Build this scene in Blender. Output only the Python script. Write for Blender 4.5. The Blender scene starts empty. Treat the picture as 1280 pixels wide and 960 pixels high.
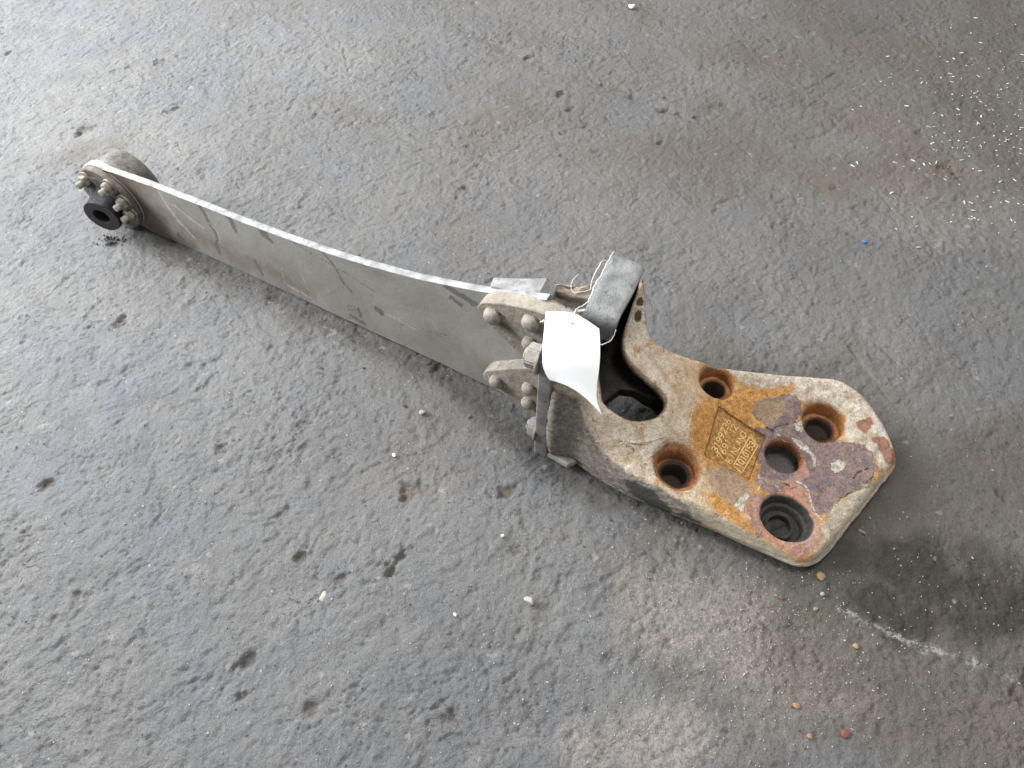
import bpy, bmesh, math, random
import numpy as np
from mathutils import Vector, Matrix
from mathutils.geometry import delaunay_2d_cdt
R = math.radians
random.seed(7); rng = np.random.default_rng(11)
sc = bpy.context.scene
COL = sc.collection

# ------------------------------------------------------------------ camera, lights, exposure
PITCH = 55.0; FPX = 924.0; CAM_H = 1.0
fwd = np.array([0, math.cos(R(PITCH)), -math.sin(R(PITCH))]); rgt = np.array([1., 0, 0]); upv = np.array([0, math.sin(R(PITCH)), math.cos(R(PITCH))])
CAM = -fwd * (CAM_H / math.sin(R(PITCH)))
cam = bpy.data.cameras.new('camera'); co = bpy.data.objects.new('camera', cam); COL.objects.link(co)
co.location = CAM; co.rotation_euler = (R(90 - PITCH), 0, 0)
cam.sensor_width = 36; cam.lens = 36 * FPX / 1280; cam.clip_start = .01; cam.clip_end = 60
sc.camera = co
w = bpy.data.worlds.new('World'); sc.world = w; w.use_nodes = True
bg = w.node_tree.nodes['Background']; bg.inputs[0].default_value = (.92, .97, 1.0, 1); bg.inputs[1].default_value = .44

def area(name, loc, target, sx, sy, power, col):
    l = bpy.data.lights.new(name, 'AREA'); l.shape = 'RECTANGLE'; l.size = sx; l.size_y = sy; l.energy = power; l.color = col
    o = bpy.data.objects.new(name, l); COL.objects.link(o); o.location = loc
    o.rotation_euler = (Vector(target) - Vector(loc)).to_track_quat('-Z', 'Y').to_euler()
    return o
# the open workshop door, far left behind the part, and an added overhead fill that brightens the hole and slot
area('door_light', (-2.9, .75, 1.5), (.1, 0, 0), 1.5, 1.6, 245, (.95, .98, 1.0))
area('yard_light', (-2.6, 3.2, 2.1), (-.3, .3, 0), 2.2, 1.6, 200, (.95, .98, 1.0))
area('skylight', (.34, .05, 3.2), (.34, -.1, 0), 1.0, 1.0, 85, (1.0, .99, .97))
sc.view_settings.view_transform = 'Standard'; sc.view_settings.look = 'None'
sc.view_settings.exposure = .10; sc.view_settings.gamma = 1
sc.render.engine = 'CYCLES'
sc.cycles.max_bounces = 5

# ------------------------------------------------------------------ measuring helpers
def P(x, y, z=0.0):                      # point of the place seen at photo pixel x, y at height z
    d = fwd + rgt * (x - 640) / FPX - upv * (y - 480) / FPX
    return CAM + d * ((z - CAM[2]) / d[2])
def onplane(x, y, p0, n):
    d = fwd + rgt * (x - 640) / FPX - upv * (y - 480) / FPX
    return CAM + d * (np.dot(np.asarray(p0) - CAM, n) / np.dot(d, n))
def pix(V):
    v = np.asarray(V) - CAM; q = v @ fwd
    return np.stack([640 + FPX * (v @ rgt) / q, 480 - FPX * (v @ upv) / q], -1)
def seg_dist(Q, a, b):
    a = np.asarray(a, float); b = np.asarray(b, float); ab = b - a
    t = np.clip(((Q - a) @ ab) / max(ab @ ab, 1e-12), 0, 1)
    return np.linalg.norm(Q - (a + t[:, None] * ab), axis=1)
def line_dist(Q, pts):
    d = np.full(len(Q), 1e9)
    for a, b in zip(pts[:-1], pts[1:]): d = np.minimum(d, seg_dist(Q, a, b))
    return d
def poly_sd(Q, pts):                     # positive inside
    d = line_dist(Q, list(pts) + [pts[0]]); ins = np.zeros(len(Q), bool)
    x, y = Q[:, 0], Q[:, 1]
    for (x0, y0), (x1, y1) in zip(pts, list(pts[1:]) + [pts[0]]):
        if y0 == y1: continue
        c = ((y0 > y) != (y1 > y)) & (x < (x1 - x0) * (y - y0) / (y1 - y0) + x0)
        ins ^= c
    return np.where(ins, d, -d)
def smooth_closed(pts, n=4):             # Catmull-Rom through closed points
    pts = np.asarray(pts, float); out = []; N = len(pts)
    for i in range(N):
        p0, p1, p2, p3 = pts[i - 1], pts[i], pts[(i + 1) % N], pts[(i + 2) % N]
        for k in range(n):
            t = k / n
            out.append(.5 * ((2 * p1) + (-p0 + p2) * t + (2 * p0 - 5 * p1 + 4 * p2 - p3) * t * t + (-p0 + 3 * p1 - 3 * p2 + p3) * t ** 3))
    return np.array(out)
GR = rng.normal(size=(256, 256, 2)); GR /= np.linalg.norm(GR, axis=2, keepdims=True)
def perlin(x, y):
    xi = np.floor(x).astype(int); yi = np.floor(y).astype(int); xf = x - xi; yf = y - yi
    u = xf ** 3 * (xf * (xf * 6 - 15) + 10); v = yf ** 3 * (yf * (yf * 6 - 15) + 10)
    def g(a, b):
        G = GR[(xi + a) & 255, (yi + b) & 255]; return G[..., 0] * (xf - a) + G[..., 1] * (yf - b)
    return ((g(0, 0) * (1 - u) + g(1, 0) * u) * (1 - v) + (g(0, 1) * (1 - u) + g(1, 1) * u) * v) * 1.5
def fbm(x, y, f, o=3, s=0.):
    r = 0; a = 1.; t = 0
    for k in range(o):
        r = r + a * perlin(x * f + 13.7 * k + s, y * f - 7.3 * k + s * 1.7); t += a; a *= .55; f *= 2.03
    return r / t
def sstep(a, b, x):
    t = np.clip((x - a) / (b - a), 0, 1); return t * t * (3 - 2 * t)

# ------------------------------------------------------------------ object helpers
def tag(o, label=None, cat=None, group=None, kind=None):
    for k, v in (('label', label), ('category', cat), ('group', group), ('kind', kind)):
        if v: o[k] = v
    return o
ORG = {}
def empty(name, loc):
    o = bpy.data.objects.new(name, None); COL.objects.link(o); o.location = loc; o.empty_display_size = .05
    ORG[o.name] = Vector(loc); return o
def build(name, V, F, mats, parent=None, origin=None, smooth=True, attrs=None, angle=40):
    """V in world space; the object's origin is put at `origin` (default: the parent's, or the mean of V)."""
    V = np.asarray(V, float)
    if origin is None: origin = ORG[parent.name] if parent else Vector(V.mean(0))
    origin = Vector(origin)
    me = bpy.data.meshes.new(name); me.from_pydata((V - np.array(origin)).tolist(), [], F)
    me.validate(); me.update()
    if attrs:
        for k, a in attrs.items():
            at = me.attributes.new(k, 'FLOAT', 'POINT'); at.data.foreach_set('value', np.asarray(a, np.float32))
    if smooth:
        me.shade_smooth()
        if angle: me.set_sharp_from_angle(angle=R(angle))
    o = bpy.data.objects.new(name, me); COL.objects.link(o)
    for m in (mats if isinstance(mats, (list, tuple)) else [mats]): me.materials.append(m)
    ORG[o.name] = origin
    if parent: o.parent = parent; o.location = origin - ORG[parent.name]
    else: o.location = origin
    return o
def from_bm(name, bm, mats, parent=None, origin=None, smooth=True, angle=40):
    bm.normal_update()
    V = [v.co[:] for v in bm.verts]; bm.verts.index_update()
    F = [[v.index for v in f.verts] for f in bm.faces]; bm.free()
    return build(name, V, F, mats, parent, origin, smooth, None, angle)
def basis(axis, hint=(0, 0, 1)):
    a = Vector(axis).normalized(); h = Vector(hint)
    if abs(a.dot(h)) > .95: h = Vector((1, 0, 0))
    u = h.cross(a).normalized(); v = a.cross(u)
    return np.array(u), np.array(v), np.array(a)
def lathe(profile, c, axis, n=28, squash=1.0, wob=0.0):
    """profile: list of (radius, along). Returns V, F."""
    u, v, a = basis(axis); V = []; F = []; m = len(profile); c = np.asarray(c, float)
    ph = [random.uniform(0, 6.28) for _ in range(3)]
    for i in range(n):
        t = 2 * math.pi * i / n
        wv = 1 + wob * (math.sin(2 * t + ph[0]) + .6 * math.sin(3 * t + ph[1]) + .5 * math.sin(7 * t + ph[2]))
        for r, h in profile: V.append(c + (u * math.cos(t) + v * math.sin(t) * squash) * r * wv + a * h)
    for i in range(n):
        j = (i + 1) % n
        for k in range(m - 1): F.append([i * m + k, j * m + k, j * m + k + 1, i * m + k + 1])
    if profile[0][0] > 1e-6: F.append([i * m for i in range(n)][::-1])
    if profile[-1][0] > 1e-6: F.append([i * m + m - 1 for i in range(n)])
    return V, F
def plate(name, pts, n, thick, mats, parent, bevel=.0015, seg=2, jitter=0., origin=None, cuts=0):
    """solid plate: outline pts (world points), extruded by -n*thick"""
    bm = bmesh.new(); n = np.asarray(n, float); n /= np.linalg.norm(n)
    top = [bm.verts.new(p) for p in pts]; bot = [bm.verts.new(np.asarray(p) - n * thick) for p in pts]
    bm.faces.new(top); bm.faces.new(bot[::-1]); N = len(pts)
    for i in range(N): bm.faces.new((top[i], bot[i], bot[(i + 1) % N], top[(i + 1) % N]))
    bmesh.ops.recalc_face_normals(bm, faces=bm.faces)
    if bevel: bmesh.ops.bevel(bm, geom=[e for e in bm.edges if len(e.link_faces) == 2 and e.calc_face_angle(0) > .5], offset=bevel, segments=seg, affect='EDGES', profile=.6)
    if cuts:
        bmesh.ops.triangulate(bm, faces=[f for f in bm.faces if len(f.verts) > 4])
        bmesh.ops.subdivide_edges(bm, edges=[e for e in bm.edges if e.calc_length() > .008], cuts=cuts, use_grid_fill=True)
    if jitter:
        bm.normal_update()
        nz = np.array([v.co[:] for v in bm.verts])
        d = fbm(nz[:, 0] + nz[:, 2] * .7, nz[:, 1] + nz[:, 2] * .5, 90, 3) * jitter
        for v, q in zip(bm.verts, d): v.co += v.normal * float(q)
    return from_bm(name, bm, mats, parent, origin)
def tube(pts, r, n=8):
    V = []; F = []; pts = [np.asarray(p, float) for p in pts]
    for i, p in enumerate(pts):
        t = pts[min(i + 1, len(pts) - 1)] - pts[max(i - 1, 0)]
        u, v, _ = basis(t)
        for k in range(n): V.append(p + r * (u * math.cos(2 * math.pi * k / n) + v * math.sin(2 * math.pi * k / n)))
    for i in range(len(pts) - 1):
        for k in range(n): F.append([i * n + k, i * n + (k + 1) % n, (i + 1) * n + (k + 1) % n, (i + 1) * n + k])
    F.append(list(range(n))[::-1]); F.append([(len(pts) - 1) * n + k for k in range(n)])
    return V, F

# ------------------------------------------------------------------ material helpers
class M:
    def __init__(s, name):
        s.m = bpy.data.materials.new(name); s.m.use_nodes = True; s.t = s.m.node_tree; s.n = s.t.nodes; s.l = s.t.links
        s.b = s.n['Principled BSDF']; s.b.inputs['Specular IOR Level'].default_value = .4
        s.co = s.n.new('ShaderNodeTexCoord').outputs['Object']; s.h = None
    def inp(s, node, i, v):
        if isinstance(v, bpy.types.NodeSocket): s.l.new(v, node.inputs[i])
        elif v is not None:
            if isinstance(v, (tuple, list)) and len(v) == 3 and node.inputs[i].type == 'RGBA': v = (*v, 1)
            node.inputs[i].default_value = v
    def noise(s, scale, detail=4, rough=.6, dist=0., vec=None, off=0.):
        v = vec or s.co
        if off:
            mp = s.n.new('ShaderNodeMapping'); s.l.new(v, mp.inputs[0]); mp.inputs['Location'].default_value = (off, off * .7, off * 1.3); v = mp.outputs[0]
        n = s.n.new('ShaderNodeTexNoise'); s.l.new(v, n.inputs['Vector'])
        n.inputs['Scale'].default_value = scale; n.inputs['Detail'].default_value = detail; n.inputs['Roughness'].default_value = rough; n.inputs['Distortion'].default_value = dist
        return n.outputs['Fac']
    def voro(s, scale, feature='F1', out='Distance', vec=None):
        n = s.n.new('ShaderNodeTexVoronoi'); n.feature = feature; s.l.new(vec or s.co, n.inputs['Vector']); n.inputs['Scale'].default_value = scale
        return n.outputs[out]
    def math(s, op, a, b=0., c=None):
        n = s.n.new('ShaderNodeMath'); n.operation = op; s.inp(n, 0, a); s.inp(n, 1, b)
        if c is not None: s.inp(n, 2, c)
        return n.outputs[0]
    def ss(s, v, a, b, lo=0., hi=1.):
        n = s.n.new('ShaderNodeMapRange'); n.interpolation_type = 'SMOOTHSTEP'; s.inp(n, 0, v)
        n.inputs[1].default_value = a; n.inputs[2].default_value = b; n.inputs[3].default_value = lo; n.inputs[4].default_value = hi
        return n.outputs[0]
    def attr(s, name):
        n = s.n.new('ShaderNodeAttribute'); n.attribute_name = name; return n.outputs['Fac']
    def mix(s, f, a, b, mode='MIX'):
        n = s.n.new('ShaderNodeMix'); n.data_type = 'RGBA'; n.blend_type = mode
        s.inp(n, 0, f); s.inp(n, 6, a); s.inp(n, 7, b); return n.outputs[2]
    def scale_col(s, col, f):            # multiply colour by scalar socket
        n = s.n.new('ShaderNodeVectorMath'); n.operation = 'SCALE'; s.inp(n, 0, col); s.inp(n, 3, f); return n.outputs[0]
    def bump(s, h, dist, strength=1.):
        n = s.n.new('ShaderNodeBump'); n.inputs['Distance'].default_value = dist; n.inputs['Strength'].default_value = strength
        s.l.new(h, n.inputs['Height'])
        if s.h: s.l.new(s.h, n.inputs['Normal'])
        s.h = n.outputs[0]; s.l.new(s.h, s.b.inputs['Normal'])
    def done(s, col, rough, metal=0.):
        s.inp(s.b, 'Base Color', col); s.inp(s.b, 'Roughness', rough); s.inp(s.b, 'Metallic', metal); return s.m

def dusty(name, a, b, rough=.7, rust=.0, rustcol=(.23, .10, .035), scale=30, bump=.0006, dark=None, spec=.35):
    m = M(name); m.b.inputs['Specular IOR Level'].default_value = spec
    c = m.mix(m.ss(m.noise(scale, 5, .65), .35, .65), a, b)
    if dark: c = m.mix(m.ss(m.noise(scale * 2.2, 4, .7, off=3.), .56, .7), c, dark)
    if rust: c = m.mix(m.ss(m.noise(scale * .8, 5, .7, off=8.), .75 - rust, .82 - rust), c, rustcol)
    c = m.scale_col(c, m.ss(m.noise(scale * 22, 3, .6), .2, .8, .82, 1.18))
    m.bump(m.noise(scale * 10, 4, .65), bump)
    return m.done(c, m.ss(m.noise(scale * 2, 3), .3, .7, rough - .12, rough + .1))

# ------------------------------------------------------------------ the floor: one sheet, dense where the photo looks
def axis_coords(lo, hi, step, far):
    mid = np.arange(lo, hi, step); out = []; d = step
    r = [hi]; l = [lo]
    while r[-1] < far: d *= 1.22; r.append(r[-1] + d); l.append(l[-1] - d)
    return np.concatenate([np.array(l[1:][::-1]), mid, np.array(r)])
gx = axis_coords(-1.42, 1.42, .0027, 9); gy = axis_coords(-.66, 1.32, .0027, 9)
X, Y = np.meshgrid(gx, gy); X = X.ravel(); Y = Y.ravel()
inner = (np.abs(X) < 1.5) & (Y > -.75) & (Y < 1.4)
wx = X + .02 * fbm(X, Y, 6, 2, 5.); wy = Y + .02 * fbm(X, Y, 6, 2, 9.)
# sheared, slightly stretched domain: the trodden creases lean the same way
ca, sa = math.cos(R(38)), math.sin(R(38)); ux = (wx * ca + wy * sa) * .85; uy = -wx * sa + wy * ca
h = .0055 * fbm(X, Y, 2.2, 3)
mid = fbm(ux, uy, 13, 4, 3.)
h = h + .0018 * mid
rough_zone = sstep(-.12, .22, fbm(X, Y, 3.1, 3, 21.))          # how trodden or smooth it is
rz = .70 + .28 * rough_zone
t = fbm(ux, uy, 46, 4, 17.)
h = h + rz * .0010 * (sstep(-.01, .025, t) - .5) + rz * .0007 * (sstep(.15, .19, t)) - .0016 * sstep(.22, .32, fbm(ux, uy, 30, 3, 23.)) * sstep(-.05, .25, fbm(X, Y, 5, 2, 29.)) - .0010 * sstep(.19, .27, fbm(ux, uy, 64, 2, 27.))
h = h + rz * (.0009 * fbm(ux, uy, 70, 3, 31.) + .0010 * fbm(wx, wy, 150, 2, 41.))
cr = np.abs(fbm(ux, uy, 19, 4, 57.)); h = h - rz * .0022 * (1 - sstep(0, .045, cr)) * sstep(.0, .2, fbm(X, Y, 7, 2, 61.))
Qg = pix(np.stack([X, Y, np.zeros_like(X)], -1)); Qg[~inner] = -9999
pitd = np.zeros_like(X)
PITS = [(205, 75, 15, 5), (212, 137, 14, 4), (104, 160, 17, 6), (148, 400, 13, 6), (703, 117, 9, 7), (712, 137, 8, 7), (708, 165, 8, 7), (731, 158, 8, 6),
        (660, 70, 9, 6), (790, 118, 8, 5), (832, 137, 8, 6), (848, 140, 7, 5), (871, 145, 7, 6), (305, 830, 11, 7), (490, 706, 14, 9), (515, 612, 16, 5), (303, 868, 8, 5),
        (630, 615, 13, 6), (613, 637, 7, 5), (1185, 211, 17, 7), (60, 603, 13, 6), (9, 65, 7, 5), (8, 85, 6, 4), (372, 697, 7, 5), (390, 885, 8, 5), (222, 210, 7, 4),
        (962, 50, 7, 4), (587, 775, 8, 5), (430, 720, 10, 5), (1010, 455, 6, 3), (825, 178, 6, 5), (585, 232, 9, 4), (748, 190, 8, 3), (1148, 165, 9, 4), (1258, 620, 8, 4),
        (345, 370, 10, 5), (555, 455, 12, 6), (640, 690, 9, 4), (275, 560, 9, 4), (1060, 290, 8, 3), (1290, 850, 22, 6), (100, 740, 9, 4), (565, 890, 9, 5), (760, 820, 8, 3)]
for k, (px, py, r, dp) in enumerate(PITS):
    c = P(px, py); k1 = r / 560.
    dx, dy = X - c[0], Y - c[1]; a = dx * ca + dy * sa; b = -dx * sa + dy * ca
    near = (np.abs(dx) < .12) & (np.abs(dy) < .12)
    rr = np.sqrt((a[near] / (k1 * 1.0)) ** 2 + (b[near] / (k1 * .72)) ** 2) + 1.7 * fbm(X[near], Y[near], 42, 4, k * 3.) + .12
    g = 1 - sstep(.25, 1.0, rr); h[near] -= g * dp * .00085; pitd[near] = np.maximum(pitd[near], g)
ridge = line_dist(Qg, [(560, 25), (610, 50), (655, 72), (705, 92), (760, 104), (795, 122), (832, 137), (875, 145), (905, 130)])
g = (1 - sstep(0, 9, ridge + 7 * fbm(X, Y, 22, 3, 77.))) ; h -= g * .003; pitd = np.maximum(pitd, .55 * g * sstep(0, .2, fbm(X, Y, 18, 2, 80.)))
for ln in ([(885, 258), (905, 250), (930, 243)], [(980, 178), (1030, 168), (1075, 130)], [(1060, 430), (1105, 490), (1170, 560)], [(340, 905), (420, 890), (500, 905)], [(430, 60), (440, 110)], [(1120, 350), (1170, 320), (1235, 330)]):
    g = 1 - sstep(0, 3.2, line_dist(Qg, ln) + 2.5 * fbm(X, Y, 40, 2, 91.)); h -= g * .0015
h *= np.where(inner, 1, .3)
# the floor lies just under the part where it rests
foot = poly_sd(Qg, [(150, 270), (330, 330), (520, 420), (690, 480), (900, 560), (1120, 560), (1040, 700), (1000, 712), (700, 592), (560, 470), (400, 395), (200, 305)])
h = h - .002 - .003 * sstep(-15, 5, foot)
ny, nx = len(gy), len(gx)
me = bpy.data.meshes.new('ground')
V = np.stack([X, Y, h], -1).astype(np.float32); me.vertices.add(len(V)); me.vertices.foreach_set('co', V.ravel())
i = np.arange(ny - 1)[:, None] * nx + np.arange(nx - 1)[None]; F = np.stack([i, i + 1, i + 1 + nx, i + nx], -1).reshape(-1, 4).astype(np.int32)
me.loops.add(F.size); me.polygons.add(len(F)); me.loops.foreach_set('vertex_index', F.ravel())
me.polygons.foreach_set('loop_start', np.arange(0, F.size, 4, dtype=np.int32)); me.update(calc_edges=True)
me.shade_smooth()
def blob(px, py, rx, ry, ang=0., nz=.5, f=14, s=0.):
    dx, dy = Qg[:, 0] - px, Qg[:, 1] - py; c_, s_ = math.cos(R(ang)), math.sin(R(ang)); a = (dx * c_ + dy * s_) / rx; b = (-dx * s_ + dy * c_) / ry
    return 1 - sstep(.35, 1.25, np.sqrt(a * a + b * b) + nz * fbm(X, Y, f, 4, s))
oil = np.maximum.reduce([blob(1150, 715, 80, 44, 10, .7, 10, 3.), blob(1215, 745, 100, 62, 15, .7, 9, 4.), .85 * blob(1130, 765, 90, 38, 20, .8, 9, 5.), .5 * blob(1070, 700, 60, 22, 30, .7, 9, 6.)])
under = .85 * sstep(-34, -2, foot + 16 * fbm(X, Y, 12, 3, 15.)) * (1 - sstep(10, 30, foot))  # contact shadow painted into the floor colour along the part's edge
warm = np.clip(sstep(.0, .35, fbm(X, Y, 2.3, 3, 33.)) * .6 * sstep(-.7, .3, X + .5 * Y) + .35 * sstep(-.2, .5, Y) * sstep(-.6, 0, X) + .95 * blob(1150, 740, 380, 290, 30, .7, 5, 8.) + .35 * blob(1150, 130, 260, 150, 20, .8, 6, 9.) + .6 * blob(100, 190, 60, 22, -20, .8, 14, 12.), 0, 1)
chalk = 1 - sstep(.0, 7, line_dist(Qg, [(1048, 758), (1072, 772), (1110, 790), (1145, 804), (1200, 822), (1240, 838), (1278, 850)]) + 9 * fbm(X, Y, 34, 3, 44.) + 1)
dust = np.maximum.reduce([blob(880, 770, 130, 80, 30, .9, 9, 23.), 1. * blob(835, 930, 130, 60, 0, .9, 10, 24.), .5 * blob(250, 712, 18, 9, 0, .6, 30, 25.), .5 * blob(980, 860, 120, 60, 0, 1., 12, 26.), .25 * blob(1180, 260, 120, 60, 0, 1., 12, 27.)])
rustm = np.maximum.reduce([.8 * blob(512, 615, 26, 11, 10, .9, 40, 51.), .9 * blob(1186, 212, 26, 9, 5, .9, 40, 52.), .6 * blob(1050, 245, 22, 14, 40, 1., 40, 53.), .5 * blob(1140, 185, 30, 9, 0, .9, 40, 54.), .5 * blob(332, 364, 20, 8, 20, .9, 40, 55.), .5 * blob(632, 612, 16, 6, -10, .9, 40, 56.), .5 * blob(1110, 160, 70, 22, 10, 1., 20, 57.), .35 * blob(990, 850, 50, 40, 10, 1., 20, 58.)])
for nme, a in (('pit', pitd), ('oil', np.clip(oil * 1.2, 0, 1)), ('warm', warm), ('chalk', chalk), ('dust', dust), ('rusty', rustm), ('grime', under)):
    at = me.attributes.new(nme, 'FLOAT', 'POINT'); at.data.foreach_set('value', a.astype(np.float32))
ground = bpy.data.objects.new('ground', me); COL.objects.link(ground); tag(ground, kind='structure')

m = M('trodden_concrete')
c = m.mix(m.ss(m.noise(2.6, 5, .6), .36, .64), (.121, .119, .121), (.155, .150, .146))
c = m.mix(m.ss(m.noise(5.5, 4, .65, off=4.), .48, .68, 0, .5), c, (.118, .127, .148))
c = m.mix(m.ss(m.noise(14, 5, .7, off=9.), .5, .72, 0, .45), c, (.188, .178, .164))
c = m.mix(m.math('MULTIPLY', m.attr('warm'), .85), c, (.108, .090, .071))
c = m.mix(m.math('MULTIPLY', m.attr('warm'), m.ss(m.noise(9, 4, .7, off=2.), .45, .65, 0, .5)), c, (.082, .074, .062))
c = m.mix(m.math('MULTIPLY', m.attr('dust'), m.ss(m.noise(160, 4, .75), .38, .6, .25, .85)), c, (.27, .235, .205))
c = m.mix(m.math('MULTIPLY', m.attr('rusty'), m.ss(m.noise(70, 3, .7), .4, .55, .1, .55)), c, (.15, .08, .05))
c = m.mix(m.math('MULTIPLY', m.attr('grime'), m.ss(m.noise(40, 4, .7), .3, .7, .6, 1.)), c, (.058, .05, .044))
c = m.mix(m.math('MULTIPLY', m.attr('pit'), m.ss(m.noise(60, 4, .7), .35, .6, .25, .85)), c, (.085, .065, .048))
c = m.mix(m.math('MULTIPLY', m.attr('oil'), m.ss(m.noise(26, 5, .75), .36, .54, .7, 1.)), c, (.034, .027, .021))
c = m.mix(m.math('MULTIPLY', m.attr('chalk'), m.math('MULTIPLY', m.ss(m.noise(140, 4, .85), .47, .54), m.ss(m.noise(25, 3, .6, off=2.), .4, .52))), c, (.30, .29, .265))
sp = m.voro(95); spn = m.noise(30, 2, .5, off=6.)
c = m.mix(m.math('MULTIPLY', m.ss(sp, .10, .16, 1, 0), m.ss(spn, .60, .66)), c, (.36, .35, .33))
sp2 = m.voro(60, vec=None); c = m.mix(m.math('MULTIPLY', m.ss(sp2, .06, .10, 1, 0), m.ss(m.noise(21, 2, .5, off=16.), .5, .6)), c, (.06, .055, .05))
c = m.mix(m.ss(m.noise(46, 2, .5, off=31.), .70, .74, 0, .5), c, (.27, .26, .24))
c = m.scale_col(c, m.ss(m.noise(330, 4, .7), .25, .75, .78, 1.22))
m.bump(m.noise(150, 5, .75), .0044); m.bump(m.noise(420, 4, .7), .0022)
m.b.inputs['Specular IOR Level'].default_value = .5
ro = m.ss(m.noise(20, 4, .6), .3, .7, .52, .74)
ro = m.math('ADD', ro, m.math('MULTIPLY', m.attr('oil'), .08))
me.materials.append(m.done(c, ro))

# ------------------------------------------------------------------ the part: blade, cast foot, clamps, bush
part = empty('suspension_bracket', (.05, -.05, 0))
tag(part, 'long grey steel blade bolted to a rusty cast foot with five round holes', 'truck bracket')

mat_clamp = dusty('dusty_cast_iron', (.33, .30, .26), (.22, .20, .18), .75, .10, scale=34, dark=(.10, .095, .09))
mat_bright = dusty('worn_pale_steel', (.31, .315, .31), (.18, .18, .175), .6, .04, scale=46, dark=(.13, .125, .12))
mat_rivet = dusty('grey_painted_rivet', (.27, .245, .205), (.165, .148, .12), .7, .2, (.10, .062, .035), scale=70)
mat_dark = dusty('dark_greasy_steel', (.055, .05, .048), (.11, .10, .095), .6, .1, (.12, .06, .03), scale=60)
mat_flange = dusty('grey_flange_steel', (.145, .138, .135), (.24, .225, .205), .6, .05, scale=45, dark=(.06, .058, .06))

# blade: vertical band of steel, (x, y, height) along its foot
BL = np.array([(-.7103, .3648, .137), (-.6652, .3407, .139), (-.574, .2918, .143), (-.4525, .2289, .1495), (-.3222, .1542, .1635), (-.2275, .0982, .174), (-.1277, .0432, .204), (-.0395, -.0028, .232), (.036, -.052, .268)])
cx = np.polyfit(BL[:, 0], BL[:, 1], 4); ch = np.polyfit(BL[:, 0], BL[:, 2], 4)
def bl_xy(x): return np.stack([x, np.polyval(cx, x)], -1)
def bl_n(x):
    s = np.polyval(np.polyder(cx), x); n = np.stack([s, -np.ones_like(s), 0 * s], -1); return n / np.linalg.norm(n, axis=-1, keepdims=True)
TH = .0125
xs = np.linspace(-.735, .045, 420); nh = 84
V = []; F = []
nn = bl_n(xs); base = bl_xy(xs); hh = np.polyval(ch, xs)
k = np.clip((xs + .735) / .05, 0, 1); zlo = .004 + .030 * (1 - k) ** 2; 
ttop = np.where(xs > -.09, hh, hh)
prof = [('f', t) for t in np.linspace(0, 1, nh)] + [('t', .15), ('t', .5), ('t', .85)] + [('b', t) for t in (1., .75, .5, .25, 0.)]
cols = []
for kind, t in prof:
    if kind == 'f':
        z = zlo + (ttop - zlo) * t; off = -.0006 * np.cos(t * 40) * 0; z = z - (.0012 if t == 1 else 0); o_ = 0 * z
    elif kind == 't': z = ttop + 0 * t; o_ = np.full_like(z, -TH * t)
    else: z = zlo + (ttop - zlo) * t - (.0012 if t == 1. else 0); o_ = np.full_like(z, -TH)
    p = np.concatenate([base + nn[:, :2] * o_[:, None], (z + 0 * xs)[:, None]], 1); cols.append(p)
V = np.stack(cols, 1); m_ = V.shape[1]
V = V.reshape(-1, 3)
wob = .0009 * fbm(V[:, 0] * 1.0, V[:, 2] * 1.0, 14, 2, 3.) ; V[:, 1] += wob
V[:, 2] += np.where(V[:, 2] > .09, .0007 * fbm(V[:, 0], V[:, 0] * 0, 60, 3, 8.), 0)
F = []; MI = []
for i in range(len(xs) - 1):
    for j in range(m_):
        j2 = (j + 1) % m_; F.append([i * m_ + j, (i + 1) * m_ + j, (i + 1) * m_ + j2, i * m_ + j2]); MI.append(1 if nh - 1 <= j < nh + 3 else 0)
F.append(list(range(m_))); F.append([(len(xs) - 1) * m_ + j for j in range(m_)][::-1]); MI += [0, 0]
Q = pix(V)
scr = np.full(len(V), 99.)
SC = [([(249, 256), (256, 268), (262, 279), (268, 288), (272, 298), (270, 305), (275, 317)], 2.2), ([(281, 267), (289, 277), (295, 290)], 2.0), ([(286, 270), (293, 283)], 2.4), ([(327, 288), (333, 295)], 4.), ([(334, 297), (341, 303)], 2.),
      ([(222, 292), (231, 302)], 2.0), ([(404, 316), (418, 333), (428, 351), (440, 366)], 1.6), ([(350, 293), (395, 320), (440, 346), (470, 366)], .7), ([(556, 357), (580, 372), (595, 380)], 3.), ([(563, 371), (577, 382)], 2.5), ([(578, 368), (590, 380)], 2.5),
      ([(318, 325), (328, 343)], 2.), ([(438, 394), (456, 405)], 2.), ([(435, 381), (437, 388)], .8), ([(439, 382), (441, 389)], .8), ([(443, 384), (445, 391)], .8), ([(448, 386), (451, 395)], 2.2), ([(500, 405), (560, 420)], .7), ([(470, 385), (478, 392)], 3.2), ([(522, 408), (560, 425)], .5)]
for ln, r in SC: scr = np.minimum(scr, line_dist(Q, ln) - r)
lightl = np.full(len(V), 99.)
for ln, r in [([(485, 393), (520, 412)], 1.), ([(352, 335), (356, 357)], .5), ([(375, 340), (385, 362), (392, 378)], .6), ([(262, 279), (272, 290), (276, 305)], .8), ([(195, 232), (204, 250), (222, 275), (243, 297)], 1.2), ([(215, 255), (240, 275), (255, 285)], 1.), ([(360, 357), (390, 373)], 1.), ([(480, 392), (500, 398)], .8)]:
    lightl = np.minimum(lightl, line_dist(Q, ln) - r)
brown = np.maximum.reduce([1 - sstep(0, 44, line_dist(Q, [(130, 215), (160, 240), (190, 268), (225, 305)])), .85 * (1 - sstep(0, 26, line_dist(Q, [(225, 290), (290, 318), (345, 345), (380, 365)]))), .5 * (1 - sstep(0, 20, line_dist(Q, [(530, 415), (575, 440), (620, 465)]))), .8 * (1 - sstep(0, 9, line_dist(Q, [(470, 342), (488, 347)])))])
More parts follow.
